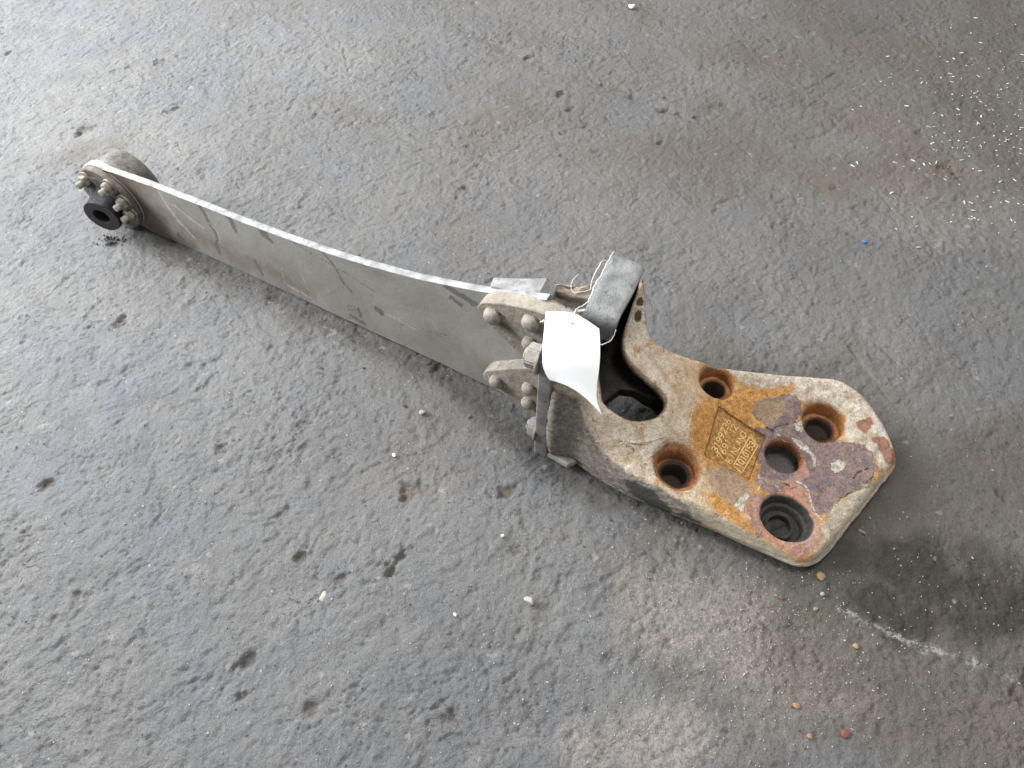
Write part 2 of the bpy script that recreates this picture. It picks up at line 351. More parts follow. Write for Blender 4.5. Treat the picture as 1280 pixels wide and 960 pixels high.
deep = np.maximum(1 - sstep(2, 26, line_dist(Q, [(135, 222), (158, 242), (180, 268), (196, 290)])), .7 * (1 - sstep(0, 12, line_dist(Q, [(205, 292), (240, 310)]))))
tmp = [('scr', scr), ('lightl', lightl), ('brown', brown), ('deep', deep)]
m = M('dusty_grey_blade_paint'); m.b.inputs['Specular IOR Level'].default_value = .42
c = m.mix(m.ss(m.noise(9, 5, .6), .35, .65), (.275, .262, .238), (.222, .210, .190))
c = m.mix(m.ss(m.noise(30, 5, .7, 2., off=4.), .55, .75, 0, .5), c, (.33, .305, .265))
c = m.mix(m.math('MULTIPLY', m.attr('brown'), m.ss(m.noise(26, 5, .7), .3, .66, 0, .8)), c, (.15, .105, .07))
c = m.mix(m.math('MULTIPLY', m.attr('deep'), .85), c, (.07, .042, .022))
nz = m.math('ADD', m.math('MULTIPLY', m.math('SUBTRACT', m.noise(170, 4, .8), .5), 7.), .5)
c = m.mix(m.ss(m.math('ADD', m.attr('scr'), nz), -.4, .5, .85, 0), c, (.105, .10, .092))
c = m.mix(m.ss(m.math('ADD', m.attr('lightl'), nz), -.4, .7, .6, 0), c, (.46, .43, .38))
c = m.mix(m.ss(m.noise(55, 4, .75, off=7.), .66, .71, 0, .6), c, (.13, .12, .105))
c = m.scale_col(c, m.ss(m.noise(420, 3, .7), .25, .75, .9, 1.1))
m.bump(m.noise(60, 5, .7), .0008); m.bump(m.noise(500, 3, .6), .0003)
mat_blade = m.done(c, m.ss(m.noise(18, 4), .3, .7, .42, .62))
blade = build('blade', V, F, [mat_blade, mat_bright], part, None, True, dict(tmp), 35)
blade.data.polygons.foreach_set('material_index', MI + [0] * (len(blade.data.polygons) - len(MI)))
blade['label'] = 'long curved blade of grey painted steel standing on edge'

# ---- bush housing at the far end of the blade
dd = np.array([-.881, .473, 0]); nb = np.array([-.473, -.881, 0])
C0 = np.array([-.7103, .3648, .0]) + dd * .040 + np.array([0, 0, .068])
def lobj(name, prof, c, axis, mat, parent, n=28, squash=1., wob=0., origin=None, angle=40):
    V, F = lathe(prof, c, axis, n, squash, wob); return build(name, V, F, mat, parent, origin if origin is not None else Vector(c), True, None, angle)
mat_bushing = dusty('grimy_bush_housing', (.17, .155, .135), (.075, .068, .06), .75, .05, scale=30, dark=(.06, .055, .05))
hs = lobj('bush_housing', [(.030, -.062), (.058, -.062), (.062, -.056), (.063, -.030), (.065, -.026), (.065, -.012), (.064, .002), (.0, .002)], C0, nb, mat_bushing, part, 56, 1., .003)
eye = lobj('blade_eye', [(.05, -.0135), (.0665, -.0135), (.068, -.012), (.068, .0), (.0665, .0015), (.05, .0015)], C0, nb, mat_bright, part, 64)
fl = lobj('clamp_ring', [(.03, .002), (.064, .002), (.0658, .004), (.0658, .0115), (.064, .0135), (.045, .014), (.036, .010), (.030, .010)], C0, nb, dusty('dusty_clamp_ring', (.17, .145, .12), (.07, .055, .042), .7, .0, scale=30, dark=(.05, .04, .03)), part, 64, 1., .002)
lobj('rubber_core', [(.052, .009), (.050, .0165), (.044, .0185), (.0, .0185)], C0, nb, dusty('dirty_black_rubber', (.018, .015, .013), (.05, .04, .032), .7, .0, scale=60, bump=.002), part, 40, 1., .006)  # dark disc filling the recess between ring and stub
Cs = C0 + nb * .008 - dd * .004 + np.array([0, 0, -.006])
axs = (P(127, 271, .062) - Cs); axs /= np.linalg.norm(axs); Ls = float(np.linalg.norm(P(127, 271, .062) - Cs))
st = lobj('bush_stub', [(.046, -.004), (.041, .006), (.036, .012), (.033, .03), (.0325, Ls - .006), (.0335, Ls - .002), (.0325, Ls), (.016, Ls), (.0145, Ls - .003), (.0145, Ls - .05), (.0, Ls - .05)], Cs, axs, dusty('black_greasy_rubber', (.008, .007, .008), (.02, .018, .018), .55, .0, scale=90, dark=(.12, .12, .15), bump=.003, spec=.35), part, 40, 1., .006, angle=50)  # bluish glints are painted into the stub's colour by noise
st['label'] = 'black greasy bush stub with an open bore'
mat_nut = dusty('dusty_nut', (.27, .245, .205), (.11, .095, .075), .6, .1, scale=70, dark=(.07, .055, .04))
def hexbolt(name, c, axis, r, hgt, stud, mat, parent, washer=True, rot=0.):
    ax = Vector(axis).normalized(); u, v, a = basis(ax)
    bm = bmesh.new()
    lo = []; hi = []
    for i in range(6):
        t = rot + i * math.pi / 3; q = (u * math.cos(t) + v * math.sin(t)) * r
        lo.append(bm.verts.new(np.asarray(c) + q)); hi.append(bm.verts.new(np.asarray(c) + q + a * hgt))
    bm.faces.new(lo[::-1]); bm.faces.new(hi)
    for i in range(6): bm.faces.new((lo[i], lo[(i + 1) % 6], hi[(i + 1) % 6], hi[i]))
    bmesh.ops.bevel(bm, geom=list(bm.edges), offset=r * .11, segments=2, affect='EDGES')
    o = from_bm(name, bm, mat, parent, Vector(c))
    if stud: lobj('stud', [(r * .48, hgt - .001), (r * .5, hgt + stud - .0015), (r * .38, hgt + stud), (0, hgt + stud)], c, axis, mat, o, 14)
    if washer: lobj('washer', [(r * 1.22, -.003), (r * 1.25, -.001), (r * 1.22, .0005), (.0, .0005)], c, axis, mat, o, 20)
    return o
for i, (px, py) in enumerate([(106, 226), (135, 232), (163, 255), (181, 279)]):
    q = onplane(px + 2, py - 1, C0 + nb * .017, nb)
    r_ = q - C0; r_ -= nb * np.dot(r_, nb); 
    if np.linalg.norm(r_) > .055: r_ = r_ / np.linalg.norm(r_) * .055
    hexbolt('nut', C0 + r_ + nb * .0165, nb, .0125, .010, .012, mat_nut if i < 3 else mat_rivet, part, True, i * .4)
V, F = lathe([(.0, .0), (.018, .001), (.030, .006), (.036, .0)], C0 + nb * .013, nb, 24)
# ---- front clamp ears with rivets
xe = .0; ne = bl_n(np.array([xe]))[0]; pe = np.array([xe, float(np.polyval(cx, xe)), 0])
de = np.cross(ne, [0, 0, 1.]); de = -de if de[0] < 0 else de
def E_(px, py, off): return onplane(px, py, pe + ne * off, ne)
EO = .021
def capsule(m, a, b, w0, nzs):
    o = np.array(ORG[part.name]); a = np.asarray(a) - o; b = np.asarray(b) - o; ab = b - a
    def vm(op, x, y=None, sc_=None):
        n = m.n.new('ShaderNodeVectorMath'); n.operation = op
        for i, q in ((0, x), (1, y)):
            if isinstance(q, bpy.types.NodeSocket): m.l.new(q, n.inputs[i])
            elif q is not None: n.inputs[i].default_value = tuple(q)
        if sc_ is not None: m.inp(n, 3, sc_)
        return n
    pa = vm('SUBTRACT', m.co, a).outputs[0]; t = m.math('DIVIDE', vm('DOT_PRODUCT', pa, ab).outputs['Value'], float(ab @ ab))
    tc = m.math('MINIMUM', m.math('MAXIMUM', t, 0.), 1.); sv = vm('SCALE', ab, None, tc).outputs[0]
    d = vm('LENGTH', vm('SUBTRACT', pa, sv).outputs[0]).outputs['Value']; d = m.math('ADD', d, m.math('MULTIPLY', m.math('SUBTRACT', nzs, .5), w0 * .8))
    return m.math('MULTIPLY', m.ss(d, w0 * .35, w0, 1, 0), m.ss(t, 0., 1.25, 1, 0))
def streaky(base_name):
    m = M(base_name); c = m.mix(m.ss(m.noise(34, 5, .65), .35, .65), (.30, .265, .22), (.21, .182, .148))
    c = m.mix(m.ss(m.noise(60, 5, .75, off=3.), .5, .64, 0, .75), c, (.13, .115, .095)); nz = m.noise(90, 4, .7)
    for (x0, y0), (x1, y1), w0 in [((619, 402), (650, 426), .011), ((630, 406), (668, 440), .008), ((624, 484), (652, 500), .010), ((667, 412), (684, 424), .012)]:  # rivet shadows and brown streak dirt, painted into the ear colour
        c = m.mix(m.math('MULTIPLY', capsule(m, E_(x0, y0, EO), E_(x1, y1, EO), w0, nz), .85), c, (.105, .068, .04))
    c = m.scale_col(c, m.ss(m.noise(700, 3, .6), .2, .8, .82, 1.18)); m.bump(m.noise(120, 5, .75), .0022); m.bump(m.noise(300, 4, .65), .0010)
    return m.done(c, .72)
mat_ear = streaky('streaked_ear_iron')
ear_pts = [E_(x, y, EO) for x, y in [(597, 384), (599, 380), (606, 378), (630, 380), (661, 386), (684, 394), (700, 402), (716, 410), (716, 470), (690, 470), (668, 459), (654, 447), (630, 425), (606, 401), (599, 393)]]
ear = plate('clamp_ear', ear_pts, ne, EO + .004, mat_ear, part, .0025, 3, .0006)
ear['label'] = 'upper clamp ear with three domed rivets'
ear2_pts = [E_(x, y, EO) for x, y in [(603, 469), (605, 465), (611, 463), (640, 461), (668, 460), (690, 462), (690, 530), (669, 523), (650, 508), (630, 493), (612, 481), (605, 475)]]
ear2 = plate('clamp_ear', ear2_pts, ne, EO + .004, mat_ear, part, .0025, 3, .0006)
ear2['label'] = 'lower clamp ear with three domed rivets'
def rivet(px, py, off, axis, rr, parent, hgt=1.15):
    q = onplane(px, py, pe + ne * (off + rr * .45), ne) - ne * rr * .45
    return lobj('rivet', [(rr * 1.06, -.001), (rr * 1.02, rr * .2), (rr * .97, rr * .38), (rr * .86, rr * .62), (rr * .64, rr * .82), (rr * .34, rr * .93), (0, rr * .96)], q, axis, mat_rivet, parent, 26, 1., .012, angle=60)
for px, py, rr in [(614, 397, .0135), (662, 406, .0135), (661, 432, .0125)]: rivet(px, py, EO, ne, rr, ear)
for px, py, rr in [(619, 479, .0118), (660, 488, .012), (659, 506, .012)]: rivet(px, py, EO, ne, rr, ear2)
# ---- flange: upright plate square to the blade, edge to the camera
fb = P(667, 565, .003); fd = np.array([P(683, 571, .003) - fb])[0]; fd[2] = 0; fw = float(np.linalg.norm(fd)); fd /= fw
fn = np.array([fd[1], -fd[0], 0.]); fn = fn if fn[1] < 0 else -fn
fp = [fb + fd * 0, fb + fd * fw, fb + fd * (fw - .001) + np.array([0, 0, .225]), fb + fd * .001 + np.array([0, 0, .232])]
flange = plate('flange_plate', fp, fn, .105, mat_flange, part, .0025, 3, .0006, cuts=2)
flange['label'] = 'upright dark grey flange plate seen edge on'
hexbolt('bolt', fb - fd * .002 - fn * .012 + np.array([0, 0, .226]), -fd, .0185, .017, .004, mat_clamp, flange, True, .3)
hexbolt('bolt', fb - fd * .002 - fn * .016 + np.array([0, 0, .048]), -fd, .0165, .012, .004, mat_clamp, flange, True, .9)
# ---- clamp plates behind and above the blade head
def prism(name, pts, z0, mat, parent=part, bevel=.003, jitter=.0008, cuts=2):
    return plate(name, [P(x, y, z) for x, y, z in pts], (0, 0, 1), z0, mat, parent, bevel, 3, jitter, cuts=cuts)
prism('rear_clamp', [(617, 346, .243), (650, 347, .246), (683, 349, .248), (697, 357, .234), (690, 371, .232), (675, 366, .252), (642, 364, .246), (612, 357, .240)], .17, mat_bright)
prism('front_clamp', [(661, 373, .247), (674, 374, .247), (700, 389, .238), (716, 396, .234), (716, 404, .230), (690, 397, .234), (664, 387, .240)], .02, mat_bright, jitter=.0006)
mat_lump = dusty('rough_tan_casting', (.42, .36, .29), (.29, .235, .18), .85, .08, scale=34, dark=(.11, .085, .06), bump=.003)
prism('cast_lug', [(684, 357, .232), (697, 355, .236), (712, 357, .234), (728, 358, .236), (746, 348, .24), (757, 352, .235), (753, 367, .230), (737, 372, .226), (718, 372, .224), (702, 368, .224), (686, 361, .228)], .15, mat_lump, jitter=.004, cuts=3)
prism('cast_lip', [(712, 383, .236), (726, 386, .234), (740, 383, .236), (750, 376, .238), (751, 385, .228), (744, 397, .226), (728, 397, .223), (718, 392, .223)], .03, dusty('pale_worn_lip', (.80, .77, .70), (.60, .54, .45), .45, .0, scale=50), bevel=.004, cuts=3)
prism('cast_lug', [(664, 371, .236), (674, 366, .238), (690, 374, .234), (704, 380, .230), (715, 390, .226), (708, 396, .224), (690, 390, .230), (674, 384, .234)], .05, mat_lump, jitter=.004, cuts=3)

prism('rubber_pad', [(676, 362, .215), (700, 366, .215), (745, 368, .215), (756, 372, .215), (750, 392, .215), (716, 394, .215), (690, 384, .215)], .02, mat_dark, jitter=.001, cuts=2)  # added dark piece standing for the shade in the slit
prism('inner_web', [(735, 395, .075), (800, 410, .075), (815, 470, .075), (830, 500, .075), (812, 497, .075), (792, 488, .075), (776, 486, .075), (764, 494, .075), (752, 506, .075), (738, 500, .075)], .02, dusty('sooty_inner_web', (.03, .02, .014), (.015, .012, .010), .85, .0, scale=50), jitter=.001, cuts=2)  # dark sheet added in the slot to stand for its deep shade
lp_ = prism('base_lip', [(683, 566, .014), (710, 581, .012), (722, 576, .014), (694, 556, .014)], .012, mat_clamp, jitter=.0015, cuts=2)
# ------------------------------------------------------------------ the cast foot
OUT = [(805, 343, .215), (807, 364, .190), (809, 396, .155), (815, 418, .13), (839, 435, .106), (872, 447, .090), (910, 457, .078), (948, 462, .070), (988, 466, .064), (1028, 469, .060), (1050, 472, .057), (1066, 481, .054), (1082, 494, .051), (1099, 516, .047), (1113, 541, .044), (1120, 560, .042), (1121, 575, .040), (1112, 588, .039), (1098, 606, .038), (1076, 634, .036), (1056, 659, .035), (1038, 682, .033), (1022, 696, .031), (1003, 699, .031), (985, 692, .034), (950, 674, .041), (925, 661, .045), (900, 648, .048), (860, 630, .053), (825, 613, .059), (785, 591, .068), (747, 562, .083), (735, 536, .118), (724, 510, .155), (708, 496, .176), (691, 488, .186), (690, 460, .192), (700, 430, .197), (715, 408, .2), (738, 390, .2), (752, 366, .2), (770, 342, .2), (790, 334, .205)]
OPEN = [(799, 352, .20), (787, 392, .167), (780, 416, .148), (780, 434, .137), (787, 449, .128), (804, 468, .117), (826, 487, .108), (833, 502, .103), (826, 517, .102), (806, 524, .105), (786, 522, .110), (765, 512, .120), (753, 498, .130), (749, 470, .145), (749, 432, .165), (762, 398, .183), (782, 368, .197)]
HOLES = [('A', 896, 477, .070, .0270, .0250, .0160, .018), ('B', 846, 585, .057, .0325, .0270, .0175, .020), ('D', 1030, 527, .044, .0310, .0290, .0180, .018), ('E', 984, 646, .040, .0335, .0320, .0265, .016), ('C', 979, 571, .031, .0280, .0270, .0270, .02)]
INNER = [(860, 540, .078), (920, 540, .050), (1060, 560, .041), (1050, 600, .038), (940, 620, .043), (1020, 500, .052), (850, 480, .090), (900, 600, .048), (800, 560, .078), (760, 545, .096), (1090, 560, .044)]
ctl = np.array([[*P(x, y, z)[:2], z] for x, y, z in OUT[::1] + OPEN + INNER + [(h_[1], h_[2], h_[3]) for h_ in HOLES]])
def tps_fit(C, lam=2e-5):
    n = len(C); d = np.linalg.norm(C[:, None, :2] - C[None, :, :2], axis=2)
    K = np.where(d > 0, d * d * np.log(np.maximum(d, 1e-9)), 0) + lam * np.eye(n)
    A = np.zeros((n + 3, n + 3)); A[:n, :n] = K; A[:n, n] = 1; A[:n, n + 1:] = C[:, :2]; A[n, :n] = 1; A[n + 1:, :n] = C[:, :2].T
    return np.linalg.solve(A, np.concatenate([C[:, 2], [0, 0, 0]]))
TW = tps_fit(ctl)
def ztop(xy):
    xy = np.asarray(xy, float); d = np.linalg.norm(xy[:, None] - ctl[None, :, :2], axis=2)
    K = np.where(d > 0, d * d * np.log(np.maximum(d, 1e-9)), 0)
    return K @ TW[:len(ctl)] + TW[-3] + xy @ TW[-2:]
out_xy = smooth_closed([P(*p)[:2] for p in OUT], 5)
open_xy = smooth_closed([P(*p)[:2] for p in OPEN], 4)
def resample(pl, step):
    pl = np.asarray(pl); q = np.vstack([pl, pl[:1]]); L = np.r_[0, np.cumsum(np.linalg.norm(np.diff(q, axis=0), axis=1))]
    n = int(L[-1] / step); t = np.arange(n) * L[-1] / n
    return np.stack([np.interp(t, L, q[:, 0]), np.interp(t, L, q[:, 1])], -1)
out_xy = resample(out_xy, .0028); open_xy = resample(open_xy, .0026)
def ell(cx_, cy_, r, n=64, wob=0., sx=1., seed=0):
    t = np.arange(n) * 2 * math.pi / n
    rr = r * (1 + wob * (np.sin(2 * t + seed) + .7 * np.sin(3 * t + 2 * seed) + .4 * np.sin(9 * t + 3 * seed)))
    # holes are a touch longer along the foot
    a = np.array([.93, -.37]); b = np.array([.37, .93])
    return np.array([cx_, cy_]) + (np.cos(t) * rr * sx)[:, None] * a + (np.sin(t) * rr)[:, None] * b
hole_c = {h_[0]: P(h_[1], h_[2], h_[3])[:2] for h_ in HOLES}
rim = {}
for i, (nme, px, py, z, r0, r1, r2, dep) in enumerate(HOLES):
    c = hole_c[nme]; rim[nme] = ell(c[0], c[1], r0, 64, .022 if nme != 'C' else .008, {'A': 1.0, 'B': 1.06, 'D': 1.04, 'E': 1.14, 'C': 1.0}[nme], i + 1.3)
S = .0021
POCK = [[(794, 388), (802, 387), (801, 401), (793, 401)], [(796, 374), (802, 371), (805, 376), (803, 382), (795, 382)]]
bx0, by0 = out_xy.min(0); bx1, by1 = out_xy.max(0)
G = np.stack(np.meshgrid(np.arange(bx0, bx1, S), np.arange(by0, by1, S)), -1).reshape(-1, 2)
G = G + rng.uniform(-.0003, .0003, G.shape)
def inside(Q_): 
    s = poly_sd(Q_, [tuple(p) for p in out_xy])
    for lp in [open_xy] + list(rim.values()): s = np.minimum(s, -poly_sd(Q_, [tuple(p) for p in lp]))
    return s
G = G[inside(G) > S * .55]
loops = [out_xy, open_xy] + list(rim.values()); pts = []; edges = []
for lp in loops:
    s0 = len(pts); pts += [tuple(p) for p in lp]; edges += [(s0 + i, s0 + (i + 1) % len(lp)) for i in range(len(lp))]
nb_ = len(pts); pts += [tuple(p) for p in G]
rv, re_, rf, _, _, _ = delaunay_2d_cdt([Vector(p) for p in pts], edges, [], 0, 1e-7)
TV = np.array([v[:] for v in rv]); TF = np.array([f for f in rf if len(f) == 3])
cen = TV[TF].mean(1); TF = TF[inside(cen) > 0]
# recessed number plate in the face
RC = [P(x, y, .055)[:2] for x, y in [(897, 511), (961, 538), (939, 594), (880, 570)]]
def surf(XY, full=True):
    """height of the worn top face incl. rounded rims, recess and pitting"""
    z = ztop(XY); so = poly_sd(XY, [tuple(p) for p in out_xy]); Rr = .013
    d = np.clip(Rr - np.abs(so), 0, Rr); drop = Rr - np.sqrt(np.maximum(Rr * Rr - d * d, 0)); z = z - drop * .8
    for lp, rr in [(open_xy, .006)] + [(v, .005 if k == 'C' else .008) for k, v in rim.items()]:
        s = np.abs(poly_sd(XY, [tuple(p) for p in lp])); d = np.clip(rr - s, 0, rr); z = z - (rr - np.sqrt(np.maximum(rr * rr - d * d, 0))) * .7
    rc = poly_sd(XY, [tuple(p) for p in RC]) + .0012 * fbm(XY[:, 0], XY[:, 1], 90, 2, 5.)
    z = z - .0060 * sstep(-.0008, .0014, rc)
    x, y = XY[:, 0], XY[:, 1]
    edge = sstep(0, .006, so)
    z = z - .007 * sstep(-.6, .9, poly_sd(pix(np.c_[XY, ztop(XY)]), POCK[0])) - .006 * sstep(-.6, .9, poly_sd(pix(np.c_[XY, ztop(XY)]), POCK[1]))
    z = z + edge * (.0026 * fbm(x, y, 16, 3, 70.) + .0026 * fbm(x, y, 60, 4, 71.) + .0010 * sstep(.0, .05, fbm(x, y, 30, 3, 72.))) * (1 - sstep(-.003, .002, rc))
    return z
NEAR = [P(691, 470, .186)[:2], P(735, 536, .118)[:2], P(785, 591, .068)[:2], P(860, 630, .053)[:2], P(950, 674, .041)[:2], P(1003, 699, .031)[:2]]
def zbot(XY):
    zt = ztop(XY); near_ = 1 - sstep(.02, .06, line_dist(XY, NEAR)); return near_ * .006 + (1 - near_) * np.clip(zt - .022, .012, .048)
zt = surf(TV); zb = zbot(TV)
V = [np.c_[TV, zt], np.c_[TV, zb]]; n0 = len(TV)
F = TF.tolist() + (TF[:, ::-1] + n0).tolist(); cnt = 2 * n0
def wall(top_xy, prof_fn, nrings, flip):
    """rings from the top face loop down; prof_fn(k) -> xy, z"""
    global cnt
    n = len(top_xy); base_ = cnt
    for k in range(nrings):
        xy, z = prof_fn(k); V.append(np.c_[xy, z]); cnt += n
    for k in range(nrings - 1):
        for i in range(n):
            j = (i + 1) % n; q = [base_ + k * n + i, base_ + k * n + j, base_ + (k + 1) * n + j, base_ + (k + 1) * n + i]
            F.append(q if not flip else q[::-1])
def normal2d(lp):
    t = np.roll(lp, -1, 0) - np.roll(lp, 1, 0); nn_ = np.stack([t[:, 1], -t[:, 0]], -1); return nn_ / np.linalg.norm(nn_, axis=1, keepdims=True)
def area2(lp): return .5 * np.sum(lp[:, 0] * np.roll(lp[:, 1], -1) - lp[:, 1] * np.roll(lp[:, 0], -1))
def solid_wall(lp, bulge, NR=16, seed=0., under=False):
    nrm = normal2d(lp) * np.sign(area2(lp)); US = np.clip((np.abs(poly_sd(lp, [tuple(p) for p in out_xy])) - .007) / .03, 0, 1) if under else 1.; T0 = surf(lp); B0 = zbot(lp)
    def fn(k):
        t = k / (NR - 1); z = T0 + (B0 - T0) * t
        o_ = bulge * math.sin(math.pi * t) - .004 * max(0, t - .8) * 5 * (bulge > 0)
        if under: o_ = (.030 * float(sstep(.16, .30, t)) - .003 * float(sstep(.0, .1, t))) * US
        nzv = .0022 * fbm(lp[:, 0] * 1. + t * .13, lp[:, 1] - t * .11, 34, 3, seed) * math.sin(math.pi * min(1, t * 1.2 + .0)) if 0 < k < NR - 1 else 0
        return lp + nrm * (np.zeros(len(lp)) + o_ + nzv)[:, None], z
    wall(lp, fn, NR, area2(lp) > 0)
solid_wall(out_xy, .0035, 26, 5.)
solid_wall(open_xy[::-1], -.002, 22, 9., True)
for nme, px, py, z0_, r0, r1, r2, dep in HOLES:
    lp = rim[nme]; c = hole_c[nme]; T0 = surf(lp); zc = float(T0.mean()); B0 = zbot(lp)
    if nme == 'C': PR = [(1, 0), (.975, -.0015), (.96, -.004), (.955, -.009), (.955, -.014), (1, -.014)]
    else:
        bot_ = zc - .006
        a = r1 / r0; b = r2 / r0
        PR = [(1, 0), (.975, -.0012), (.5 + .5 * a, -.003), (a, -.006), (a * .985, -dep * .7), (a * .97, -dep), (b * 1.04, -dep - .001), (b, -dep - .0025), (b * .98, -bot_ * .8), (b * .9, -bot_), (.02, -bot_)]
    def fn(k):
        s, dz = PR[k]; xy = c + (lp - c) * s
        if nme == 'C' and k == len(PR) - 1: return lp, B0
        return xy, T0 * max(0, 1 + dz * 60) + (1 - max(0, 1 + dz * 60)) * T0.mean() + dz + .0006 * fbm(xy[:, 0], xy[:, 1], 90, 2, k * 2.) * (0 < k)
    wall(lp, fn, len(PR), False)
V = np.concatenate(V)
bm = bmesh.new(); vs = [bm.verts.new(p) for p in V.tolist()]
for f in F:
    try: bm.faces.new([vs[i] for i in f])
    except ValueError: pass
bmesh.ops.remove_doubles(bm, verts=bm.verts, dist=2e-5)
bmesh.ops.recalc_face_normals(bm, faces=bm.faces)
bm.verts.index_update(); V = np.array([v.co[:] for v in bm.verts]); F = [[v.index for v in f.verts] for f in bm.faces]; bm.free()
Q = pix(V); A_ = {}
def pm(*polys): return np.clip(np.maximum.reduce([poly_sd(Q, p) for p in polys]), -40, 40)
A_['purple'] = pm([(942, 552), (947, 534), (962, 534), (994, 527), (1009, 538), (1026, 551), (1056, 552), (1080, 557), (1092, 570), (1096, 584), (1089, 604), (1075, 611), (1062, 616), (1050, 624), (1035, 642), (1022, 644), (1011, 622), (997, 606), (982, 612), (970, 618), (955, 612), (944, 600), (950, 588)],
                  [(942, 517), (946, 505), (962, 497), (985, 493), (1004, 504), (1000, 520), (994, 528), (961, 536)])
A_['pink'] = pm([(973, 614), (994, 601), (1009, 612), (1018, 640), (1028, 657), (1029, 675), (1012, 692), (1000, 698), (985, 690), (962, 678), (945, 664), (932, 640), (938, 622), (955, 619)],
                [(946, 594), (960, 604), (1000, 604), (1014, 590), (1004, 575), (990, 600), (962, 600)])
A_['lilac'] = pm([(886, 590), (905, 582), (930, 600), (942, 606), (938, 622), (917, 631), (902, 622), (888, 612)])
A_['tanflake'] = pm([(946, 508), (960, 500), (980, 500), (983, 514), (968, 530), (958, 532), (946, 524)])
A_['orange'] = pm([(862, 545), (866, 520), (872, 502), (890, 500), (912, 492), (937, 486), (968, 486), (990, 478), (996, 486), (972, 496), (945, 505), (944, 520), (962, 534), (957, 548), (944, 584), (950, 600), (975, 606), (960, 612), (935, 606), (905, 590), (880, 582), (866, 568)],
                  [(826, 600), (818, 585), (820, 568), (838, 560), (862, 566), (878, 590), (866, 606), (850, 612)], [(880, 618), (905, 610), (925, 640), (945, 668), (915, 650), (890, 636)])
A_['chip'] = pm([(992, 529), (1002, 524), (1010, 532), (1003, 542), (995, 540)], [(1010, 533), (1016, 539), (1030, 549), (1036, 554), (1024, 550), (1012, 545)], [(1040, 580), (1049, 574), (1057, 582), (1052, 591), (1043, 592), (1040, 586)],
                [(936, 618), (929, 634), (932, 643), (924, 638), (916, 631), (924, 622)], [(987, 548), (1000, 552), (1014, 564), (1021, 572), (1018, 581), (1011, 567), (998, 558)])
A_['pale'] = pm([(900, 458), (950, 463), (1050, 473), (1082, 494), (1112, 540), (1121, 572), (1108, 590), (1094, 578), (1080, 558), (1054, 551), (1056, 520), (1030, 504), (1004, 502), (985, 490), (940, 484), (926, 476), (915, 468)])
A_['rimgrey'] = pm([(1035, 643), (1047, 630), (1062, 617), (1089, 605), (1108, 588), (1125, 574), (1104, 606), (1056, 666), (1032, 700), (1003, 710), (1015, 692), (1029, 675), (1026, 657)], [(858, 622), (892, 640), (950, 672), (985, 694), (1003, 704), (1000, 716), (940, 690), (850, 660), (820, 640)])
A_['redpatch'] = pm([(1070, 527), (1088, 521), (1092, 530), (1083, 541), (1073, 537)], [(1090, 548), (1106, 545), (1119, 566), (1119, 582), (1108, 578), (1100, 562)], [(822, 618), (829, 620), (832, 627), (824, 627)], [(893, 642), (899, 643), (897, 648)], [(944, 666), (952, 665), (954, 671), (946, 672)], [(816, 572), (824, 562), (832, 563), (824, 584)])
A_['greyrough'] = pm([(683, 480), (722, 498), (731, 530), (749, 562), (783, 590), (828, 612), (862, 634), (862, 660), (708, 600), (680, 580)], [(800, 340), (815, 340), (812, 350), (803, 352)])
A_['blackgrime'] = pm([(778, 600), (795, 601), (815, 612), (835, 630), (842, 644), (820, 640), (796, 622), (784, 610)], [(840, 640), (862, 644), (880, 656), (862, 652)])
A_['crack'] = np.minimum.reduce([line_dist(Q, l) for l in ([(958, 534), (962, 538), (972, 533), (994, 528)], [(958, 534), (970, 541), (979, 549)], [(1095, 580), (1086, 585), (1073, 590), (1065, 600)], [(1091, 596), (1074, 612), (1060, 617), (1052, 624)], [(978, 604), (984, 606), (990, 610)])])
A_['peel'] = np.minimum.reduce([line_dist(Q, l) for l in ([(968, 541), (976, 545), (981, 552)], [(996, 602), (1006, 606), (1011, 614), (1014, 630), (1020, 642), (1028, 650)], [(962, 603), (972, 608), (976, 616)], [(990, 548), (1002, 552), (1013, 563)], [(947, 592), (952, 602), (948, 612)], [(1040, 638), (1046, 630)], [(932, 643), (939, 649)], [(868, 503), (864, 520), (860, 540)])])
A_['recess'] = np.clip(poly_sd(V[:, :2], [tuple(p) for p in RC]) * 1000, -20, 20)
hd = np.full(len(V), 99.)
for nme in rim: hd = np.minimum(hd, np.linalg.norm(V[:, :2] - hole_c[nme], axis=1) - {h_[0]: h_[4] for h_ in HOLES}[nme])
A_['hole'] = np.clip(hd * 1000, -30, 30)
nearC = np.linalg.norm(V[:, :2] - hole_c['C'], axis=1) < .04; A_['hole'][nearC] = np.maximum(A_['hole'][nearC], -2.)
ins_ = np.where(hd < -.003, 1., 0.); A_['holeE'] = np.where((np.linalg.norm(V[:, :2] - hole_c['E'], axis=1) < .040) & (V[:, 2] < ztop(V[:, :2]) - .004), 1., 0.)
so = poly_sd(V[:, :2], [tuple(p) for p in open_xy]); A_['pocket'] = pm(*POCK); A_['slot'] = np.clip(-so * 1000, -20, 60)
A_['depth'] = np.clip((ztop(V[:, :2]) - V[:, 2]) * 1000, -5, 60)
A_['left'] = sstep(.20, .34, V[:, 0])

